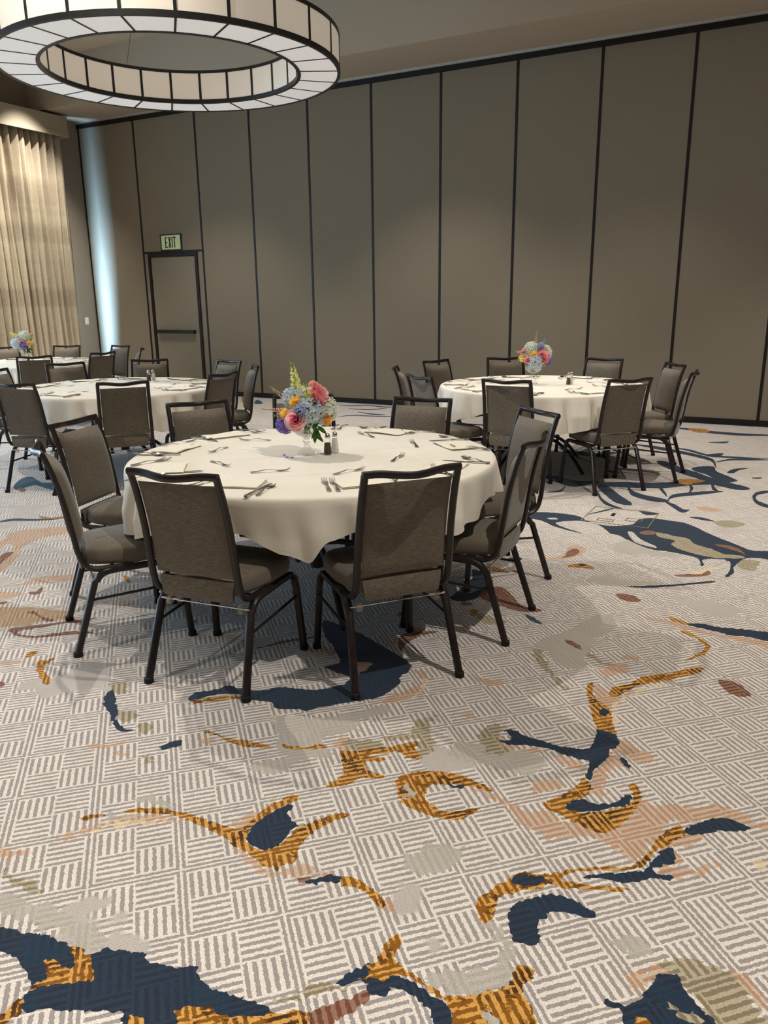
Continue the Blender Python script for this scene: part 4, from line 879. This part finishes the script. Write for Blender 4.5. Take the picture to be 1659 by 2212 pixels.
def setting_name(t, x, y):
    a = atan2(y-TC[t][1], x-TC[t][0]); best = None
    for c in CH[t]:
        d = abs((atan2(c[1]-TC[t][1], c[0]-TC[t][0])-a+pi) % (2*pi)-pi)
        if best is None or d < best[0]: best = (d, c[4])
    return best[1]
used = {}
def cutl(k, x, y, deg, t, seat=None, z=ZTOP, word=''):
    seat = seat or setting_name(t, x, y); w = {'f': 'silver dinner fork', 'df': 'silver dessert fork', 's': 'silver teaspoon', 'k': 'silver table knife'}[k]
    key = (t, seat, k); used[key] = used.get(key, 0)+1
    lab = '%s%s at %s, %s table' % (('second ' if used[key] == 2 else ''), w, seat, TN[t])
    link(CUTN[k][0], CUTM[k], None, lab, CUTN[k][1], 'cutlery on the %s table' % TN[t], loc=(x, y, z), rz=radians(deg)-pi/2)
def napkin_mesh(w, h, seed):
    b = MB(); rnd = random.Random(seed); n = 10; layers = 4
    for L in range(layers):
        ox, oy, ra = rnd.uniform(-.004, .004), rnd.uniform(-.004, .004), rnd.uniform(-.03, .03); z0 = .0006+L*.0019
        def f(u, v, top):
            x = (u-.5)*w; y = (v-.5)*h; e = 1-max(abs(2*u-1), abs(2*v-1))**8
            zz = z0+(.0008+.0018*e if top else 0)+.003*mnoise.noise(Vector((x*14, y*14, seed)))*(L/layers)+.004*(L/layers)*sin(u*5+seed)*(v-.2)
            return (x*cos(ra)-y*sin(ra)+ox, x*sin(ra)+y*cos(ra)+oy, max(.0003, zz))
        b.grid(lambda u, v: f(u, v, 1), n, n); b.grid(lambda u, v: f(1-u, v, 0), n, n)
    return b.mesh('folded_napkin', M['napkin'])
NAPM = [napkin_mesh(.235, .150, 3+i) for i in range(3)]
def nap(x, y, deg, t, i, seat=None):
    seat = seat or setting_name(t, x, y)
    link('folded_napkin', NAPM[i % 3], None, 'folded ivory cloth napkin at %s, %s table' % (seat, TN[t]), 'napkin', 'napkins on the %s table' % TN[t], loc=(x, y, ZTOP), rz=radians(deg))
CUT1 = [('df',-2.665,3.126,-82),('df',-2.421,2.845,-22),('df',-2.101,2.809,40),('df',-1.776,2.96,69),('df',-2.671,3.445,-157),('df',-2.189,3.845,149),('df',-1.813,3.702,126),('df',-1.72,3.328,99),('f',-1.719,2.68,129),('f',-1.687,2.695,130),('k',-1.927,2.488,101),('s',-1.904,2.506,106),('k',-1.694,3.896,-139),('s',-1.702,3.963,169),('f',-1.51,3.729,-173),('f',-1.49,3.7,-179),('k',-1.385,3.38,-169),('s',-1.362,3.435,151),('f',-1.397,3.176,152),('f',-1.388,3.123,141),('k',-1.534,2.834,136),('s',-1.47,2.825,126),('s',-2.273,4.067,173),('k',-2.236,4.065,92),('f',-1.97,4.078,-161),('f',-1.955,4.06,-119),('f',-2.505,4.021,-69),('f',-2.467,4.043,-77),('f',-2.888,3.703,-6),('f',-2.884,3.658,-2),('k',-2.944,3.346,-10),('s',-2.999,3.357,-1),('f',-3.007,3.209,64),('f',-2.962,3.132,19),('k',-2.863,2.893,-151),('s',-2.914,2.878,6),('f',-2.758,2.721,82),('f',-2.749,2.731,66),('k',-2.474,2.612,39),('s',-2.525,2.464,67),('f',-2.223,2.493,-110),('f',-2.186,2.486,-115)]
for k, x, y, d in CUT1: cutl(k, x, y, d, 1)
for i, (x, y, d) in enumerate([(-2.92, 3.50, 66), (-2.89, 3.06, -82), (-2.575, 2.66, -52), (-2.085, 2.54, 20), (-1.605, 2.80, 48), (-2.13, 4.0, 175), (-1.60, 3.76, 140), (-1.42, 3.22, 95)]): nap(x, y, d, 1, i)
rn = random.Random(11)
def setting(t, x, y, seat, i):
    cx, cy = TC[t]; a = atan2(y-cy, x-cx)
    def P(r, off, dr=0): 
        th = a+off/r; return cx+r*cos(th), cy+r*sin(th)
    hd = math.degrees(a)+180; j = lambda s: rn.uniform(-s, s)
    p = P(.74, j(.02)); nap(p[0], p[1], math.degrees(a)+90+j(12), t, i, seat)
    for k, r, off, ja in (('f', .76, -.165, 14), ('f', .77, -.135, 14), ('k', .77, .135, 14), ('s', .78, .165, 16)):
        q = P(r+j(.01), off+j(.008)); cutl(k, q[0], q[1], hd+j(ja), t, seat)
    q = P(.49+j(.03), j(.05)); cutl('df', q[0], q[1], hd+rn.choice([-70, 80, 30, -25])+j(20), t, seat)
c = CH[1][5]; setting(1, c[0], c[1], c[4], 0) if False else None
for t in (2, 3, 4):
    for i, c in enumerate(CH[t]): setting(t, c[0], c[1], c[4], i)

# ------------------------------------------------------------ shakers
def shaker(x, y, kind, t):
    r = link('%s_shaker' % kind, None, None, '%s glass %s shaker with steel cap on the %s table' % ('dark-filled' if kind == 'pepper' else 'white-filled', kind, TN[t]), kind+' shaker' if kind != 'salt' else 'salt shaker', 'shakers on the tables', loc=(x, y, ZTOP))
    MB().lathe([(.001, .0), (.0215, .0), (.0225, .004), (.0195, .03), (.0155, .07), (.013, .082), (.0125, .086)], 8).obj('glass_body', M['glass'], r, False)
    h = .060 if kind == 'pepper' else .072
    MB().lathe([(.001, .004), (.0195, .004), (.0190, .012), (.0177, .03), (.0177-(h-.03)*.1, h), (.001, h)], 8).obj('filling', M[kind], r, False)
    MB().lathe([(.0135, .0835), (.0145, .086), (.0135, .098), (.010, .105), (.005, .108), (.001, .1085)], 16).obj('cap', M['steel'], r)
for t, (x, y) in {1: (-2.085, 3.27), 2: (-1.88, 6.95), 3: (-5.72, 5.75), 4: (-9.05, 6.98)}.items():
    shaker(x, y, 'pepper', t); shaker(x+.008, y+.056, 'salt', t)

# ------------------------------------------------------------ flowers
def rot_to(d):
    return Vector((0, 0, 1)).rotation_difference(Vector(d).normalized()).to_matrix()
def hydr(r, n, seed, mt, core='lime2', pet=.0115):
    b = MB(); rd = random.Random(seed)
    for i in range(n):
        z = 1-2*(i+.5)/n; 
        ph = i*2.39996; q = sqrt(1-z*z); d = Vector((q*cos(ph), q*sin(ph), z)); 
        rr = r*(1+rd.uniform(-.07, .10)); R = rot_to(d); R = R@Matrix.Rotation(rd.uniform(0, 1.6), 3, 'Z'); 
        tl = Matrix.Rotation(rd.uniform(-.4, .4), 3, 'X'); p0 = d*rr; s = pet*rd.uniform(.85, 1.2)
        for k in range(4):
            a = k*pi/2; Rk = R@tl@Matrix.Rotation(a, 3, 'Z')
            pts = [(0, 0, -.002), (s*.75, -s*.62, .001), (s*1.45, -s*.35, .003), (s*1.5, s*.35, .003), (s*.75, s*.62, .001)]
            b.add([p0+Rk@Vector(v) for v in pts], [(0, 1, 2, 3, 4)])
    b.cur = 1; 
    b.lathe([(.001, -r*.88)]+[(r*.88*sin(pi*k/8), -r*.88*cos(pi*k/8)) for k in range(1, 8)]+[(.001, r*.88)], 14)
    return b.mesh('hydrangea_bloom', [M[mt], M[core]])
def rose(r, mt, inner, seed):
    b = MB(); rd = random.Random(seed)
    rings = [(2, .14, .92, .1), (3, .26, .96, .2), (3, .40, .93, .4), (4, .55, .86, .7), (5, .74, .72, 1.2), (5, .92, .50, 1.7)]
    for ri, (n, rad, ht, op) in enumerate(rings):
        b.cur = 1 if ri < 3 else 0
        for k in range(n):
            a0 = k*2*pi/n+ri*.7+rd.uniform(-.1, .1); wd = 2*pi/n*.64
            def f(u, v):
                a = a0+(u-.5)*2*wd; out = r*.07*(u-.5)*2+ rad*r*(.35+.65*v)+r*.16*op*max(0, v-.65)*(1-abs(2*u-1)*.2); edge = 1-.28*(2*u-1)**2
                return (out*cos(a), out*sin(a), r*(-.55+(ht+.45)*v*edge)-r*.22*max(0, v-.75)*op)
            b.grid(f, 6, 6)
    b.cur = 1; b.lathe([(.001, -.5*r), (.10*r, -.2*r), (.10*r, .5*r), (.04*r, .62*r), (.001, .62*r)], 10)
    return b.mesh('rose_bloom', [M[mt], M[inner]])
def carn(r, mt, seed, n=70):
    b = MB(); rd = random.Random(seed)
    for i in range(n):
        z = 1-1.25*(i+.5)/n; ph = i*2.4; q = sqrt(max(0, 1-z*z)); d = Vector((q*cos(ph), q*sin(ph), z)); R = rot_to(d)@Matrix.Rotation(rd.uniform(0, 6), 3, 'Z')
        w = r*.22; L = r*rd.uniform(.9, 1.1)
        pts = [(-w*.3, 0, L*.2), (w*.3, 0, L*.2), (w, .15*w, L*.82), (w*.5, -.2*w, L*1.02), (0, .1*w, L*.9), (-w*.5, -.2*w, L*1.03), (-w, .15*w, L*.8)]
        b.add([R@Vector(v) for v in pts], [(0, 1, 2, 3, 4, 5, 6)])
    return b.mesh('carnation_bloom', M[mt])
def spike(L, r0, mt, tip, seed, n=34):
    b = MB(); rd = random.Random(seed); b.cur = 2; b.sweep([(0, 0, -.05), (0, 0, L)], .004, .004, n=5)
    for i in range(n):
        t = i/n; z = L*t**.9; b.cur = 0 if t < .72 else 1; s = r0*(1-.75*t); a = i*2.4
        c = Vector((s*.75*cos(a), s*.75*sin(a), z)); R = rot_to((cos(a), sin(a), .5))
        for k in range(4):
            Rk = R@Matrix.Rotation(k*pi/2+.3, 3, 'Z'); q = s*.5
            b.add([c+Rk@Vector(v) for v in [(0, 0, -q*.7), (q*.8, -q*.6, .0), (q*1.15, 0, q*.75), (q*.8, q*.6, 0)]], [(0, 1, 2, 3)])
    return b.mesh('flower_spike', [M[mt], M[tip], M['stemg']])
def thistle(r, seed):
    b = MB(); rd = random.Random(seed)
    for i in range(60):
        z = 1-2*(i+.5)/60; ph = i*2.4; q = sqrt(1-z*z); d = Vector((q*cos(ph), q*sin(ph), z)); R = rot_to(d); L = r*(2.4 if z < -.2 else 1.25); w = r*.13
        b.add([R@Vector(v) for v in [(-w, -w*.6, 0), (w, -w*.6, 0), (0, w, 0), (0, 0, L)]], [(0, 1, 3), (1, 2, 3), (2, 0, 3)])
    return b.mesh('thistle_head', M['thistle'])
def leaves(L, n, seed):
    b = MB(); rd = random.Random(seed)
    for i in range(n):
        a = rd.uniform(-.6, .6); t = rd.uniform(.1, 1); l = L*rd.uniform(.35, .6); R = Matrix.Rotation(a*1.6, 3, 'Y')@Matrix.Rotation(rd.uniform(-.5, .5), 3, 'X'); o = Vector((rd.uniform(-.02, .02), rd.uniform(-.012, .012), -L*t*.55))
        def f(u, v): w = .011*sin(pi*min(1, v*.9+.08)); return tuple(o+R@Vector(((2*u-1)*w, .004*cos(pi*u)+.01*v*v, -l*v)))
        b.grid(f, 2, 5)
    return b.mesh('trailing_foliage', M['leaf'])
def bouquet(t, x, y, items, vs=1.0):
    z = ZTOP; T = TN[t]
    v = link('footed_vase', None, None, 'clear cut-glass footed vase holding flowers on the %s table' % T, 'vase', 'glass flower vases', loc=(x, y, z))
    MB().lathe([(.001, .0), (.047, .0), (.048, .003), (.040, .012), (.022, .032), (.014, .045), (.012, .05)], 24, flute=.03, fn=12).obj('foot', M['glass'], v)
    MB().lathe([(.012, .0505), (.012, .055), (.020, .066), (.021, .072), (.014, .080), (.016, .086), (.022, .090)], 20).obj('stem', M['glass'], v)
    MB().lathe([(.001, .091), (.022, .0905), (.045, .100), (.068, .122), (.078, .150), (.080, .168), (.077, .168), (.074, .150), (.064, .126), (.042, .106), (.020, .097), (.001, .096)], 48, flute=.018, fn=24).obj('bowl', M['glass'], v)
    g = 'flowers in the %s table centrepiece' % T
    fl = MB(); rd = random.Random(t)
    for k in range(16):
        a = rd.uniform(0, 6.3); r1 = rd.uniform(.005, .03); r2 = rd.uniform(.02, .055)
        fl.sweep([(r1*cos(a+2), r1*sin(a+2), .104), (r2*cos(a), r2*sin(a), .20)], .0035, .0035, n=5)
    fl.obj('flower_stems', M['stemg'], None, label='cut green stems standing in the vase of the %s table' % T, cat='flower stems', group=None, kind='stuff', loc=(x, y, z))
    for (me, sx, sz, dep, dirv, nm, lab) in items:
        # sx along picture-right, sz height above cloth, dep towards camera
        toc = Vector((-x, -y, 0)).normalized(); rt = Vector((-toc.y, toc.x, 0))
        p = Vector((x, y, z))+rt*sx+toc*dep+Vector((0, 0, sz)); d = rt*dirv[0]+toc*dirv[1]+Vector((0, 0, dirv[2]))
        o = link(nm, me, None, lab+', %s table' % T, 'flower' if nm != 'trailing_foliage' else 'foliage', g, loc=p)
        o.rotation_euler = rot_to(d).to_euler() if nm != 'trailing_foliage' else (0, 0, atan2(toc.y, toc.x)+pi/2)
HW = hydr(.068, 95, 1, 'hy_white'); HB = hydr(.066, 95, 2, 'hy_blue'); HS_ = hydr(.050, 60, 3, 'hy_blue'); HP = hydr(.040, 70, 4, 'purple', 'purple', .008)
HL = hydr(.032, 46, 5, 'lav', 'stemg', .008)
RP = rose(.056, 'rose', 'rosehot', 1); RH = rose(.062, 'rosehot', 'rose', 2); RS = rose(.030, 'rosehot', 'rose', 3); RO_ = rose(.030, 'orange', 'yellow', 4)
CY_ = carn(.036, 'yellow', 1); CP = carn(.026, 'peachp', 2); CO = carn(.034, 'yellow', 5); CW = carn(.03, 'whitep', 7, 50)
SL = spike(.14, .026, 'lime', 'lime2', 1); SP = spike(.11, .013, 'peachp', 'lime', 2, 26); SS = spike(.09, .016, 'peachp', 'lime2', 3, 22); SLs = spike(.10, .024, 'lime', 'lime2', 5, 26)
SLV = spike(.10, .013, 'lav', 'thistle', 6, 24); TH = thistle(.013, 1); LV = leaves(.12, 12, 1)
bouquet(1, -2.18, 3.229, [
 (HB, .015, .225, .055, (.1, 1, .3), 'hydrangea_bloom', 'silver-blue hydrangea in the middle of the bouquet'),
 (HW, .085, .225, .01, (1, .6, .3), 'hydrangea_bloom', 'white hydrangea at the right of the bouquet'),
 (HS_, -.055, .285, .0, (-.6, .5, 1), 'hydrangea_bloom', 'blue-white hydrangea at the upper left'),
 (HW, .0, .26, -.06, (0, -1, .6), 'hydrangea_bloom', 'white hydrangea at the back of the bouquet'),
 (RP, -.048, .188, .095, (-.3, 1, .25), 'rose_bloom', 'open pale pink rose at the lower front'),
 (RH, .062, .295, .035, (.9, .35, .6), 'rose_bloom', 'large pink rose at the upper right'),
 (CY_, -.045, .268, .060, (-.2, 1, .6), 'carnation_bloom', 'yellow carnation at the upper front'),
 (CO, -.095, .210, .055, (-.6, 1, .3), 'carnation_bloom', 'yellow carnation beside the pink rose at lower left'),
 (HP, -.105, .158, .045, (-.9, .5, -.2), 'statice_cluster', 'purple statice cluster hanging at the lower left'),
 (RO_, .100, .180, .065, (.8, .7, 0), 'rose_bloom', 'small peach-yellow rose at the right edge'),
 (SL, -.040, .330, .0, (-.15, .1, 1), 'snapdragon_spike', 'tall lime-yellow snapdragon at the top'),
 (SLs, .020, .275, .055, (-.25, .4, 1), 'snapdragon_spike', 'short lime snapdragon in the upper middle'),
 (CP, .040, .345, .02, (.3, .2, 1), 'carnation_bloom', 'small salmon bloom at the upper right'),
 (CP, .038, .305, .06, (.3, .8, .6), 'carnation_bloom', 'small salmon bloom beside the big pink rose'),
 (SP, -.105, .225, .02, (-1, .1, .12), 'stock_sprig', 'thin peach sprig reaching left'),
 (SP, -.09, .275, .0, (-.8, .1, .7), 'stock_sprig', 'thin peach sprig reaching to the upper left'),
 (SS, -.075, .215, .03, (-1, .1, -.12), 'stock_sprig', 'pink sprig low on the left'),
 (TH, .045, .268, .105, (.3, 1, .3), 'thistle_head', 'spiky dark thistle head in the front'),
 (HL, -.020, .238, .098, (0, 1, 0), 'statice_cluster', 'small lavender cluster in the front middle'),
 (LV, .040, .180, .07, (0, 0, 1), 'trailing_foliage', 'green leaves trailing from the front right of the vase')])
bouquet(2, -2.20, 6.93, [
 (HB, .02, .200, .06, (.1, 1, .1), 'hydrangea_bloom', 'pale blue hydrangea at the lower middle'),
 (HW, -.02, .300, .0, (-.1, .3, 1), 'hydrangea_bloom', 'white hydrangea at the top'),
 (HW, .085, .275, -.02, (1, .3, .4), 'hydrangea_bloom', 'white hydrangea at the right'),
 (HL, .055, .33, .02, (.3, .3, 1), 'statice_cluster', 'lavender cluster at the upper right'),
 (SLV, .07, .34, .0, (.5, 0, 1), 'delphinium_spike', 'thin lavender spike at the upper right'),
 (RH, .080, .245, .06, (.5, 1, .3), 'rose_bloom', 'large pink rose at the right'),
 (RS, -.055, .215, .085, (-.4, 1, .2), 'rose_bloom', 'deep pink rose at the left middle'),
 (CY_, .0, .262, .075, (0, 1, .5), 'carnation_bloom', 'yellow carnation in the middle'),
 (SLs, -.075, .215, .05, (-.7, .8, .1), 'snapdragon_spike', 'bright yellow snapdragon at the lower left'),
 (CO, -.10, .23, .04, (-.7, .8, .1), 'carnation_bloom', 'bright yellow bloom at the left'),
 (SS, -.09, .275, .02, (-1, .1, .2), 'stock_sprig', 'peach sprig reaching left'),
 (RS, -.085, .29, .02, (-.8, .5, .5), 'rose_bloom', 'small pink rose at the upper left'),
 (SP, .01, .36, .0, (.1, 0, 1), 'stock_sprig', 'thin peach sprig standing at the top'),
 (RO_, .095, .19, .05, (.8, .6, -.1), 'rose_bloom', 'small orange rose at the lower right'),
 (HP, .115, .20, .02, (1, .2, -.2), 'statice_cluster', 'purple cluster at the right edge')])
bouquet(4, -9.42, 7.22, [
 (HB, -.085, .235, .04, (-.8, .8, .1), 'hydrangea_bloom', 'pale blue hydrangea at the left'),
 (HW, .02, .325, .01, (.1, .5, 1), 'hydrangea_bloom', 'blue-white hydrangea at the top'),
 (HW, .0, .27, -.05, (0, -1, .4), 'hydrangea_bloom', 'white hydrangea at the back'),
 (RS, -.02, .255, .075, (-.1, 1, .3), 'rose_bloom', 'deep pink rose in the middle'),
 (HP, .0, .200, .08, (0, 1, -.1), 'statice_cluster', 'violet cluster at the lower middle'),
 (CO, .065, .240, .07, (.4, 1, .2), 'carnation_bloom', 'orange-yellow carnation at the right middle'),
 (SLs, .095, .235, .04, (.7, .5, .5), 'snapdragon_spike', 'yellow snapdragon at the right'),
 (SL, -.065, .33, .0, (-1, .1, .55), 'snapdragon_spike', 'long pale yellow snapdragon reaching to the upper left'),
 (CP, .11, .345, .0, (.5, .2, .9), 'carnation_bloom', 'salmon bloom at the upper right'),
 (SS, .11, .20, .03, (.9, .3, .1), 'stock_sprig', 'peach sprig at the lower right'),
 (CP, -.07, .315, .02, (-.5, .5, .6), 'carnation_bloom', 'small pink bloom at the upper left'),
 (LV, .04, .205, .06, (0, 0, 1), 'trailing_foliage', 'green leaves below the yellow blooms')])
# fallen petals by the nearest vase
b = MB(); rd = random.Random(3)
for (x, y) in [(-2.27, 3.155), (-2.285, 3.165), (-2.25, 3.135), (-2.235, 3.128), (-2.22, 3.13), (-2.262, 3.14)]:
    pass
PL = ['purple fallen petal farthest from the nearest table vase', 'purple fallen petal lying closest below the nearest table vase foot', 'small purple fallen petal, rightmost of the pair near the vase', 'purple fallen petal at the left edge of the bouquet shadow']
pm = MB().grid(lambda u, v: ((u-.5)*.02*(1-.5*abs(2*v-1)), (v-.5)*.018, .0012+.003*sin(pi*u)), 4, 3).mesh('fallen_petal', M['purple'])
for (x, y, a) in [(-2.275, 3.16, .3), (-2.215, 3.115, 1.2), (-2.20, 3.125, 2.0), (-2.232, 3.118, .1)]:
    link('fallen_petal', pm, None, PL.pop(), 'petal', 'petals fallen by the nearest vase', loc=(x, y, ZTOP+.0006), rz=a)
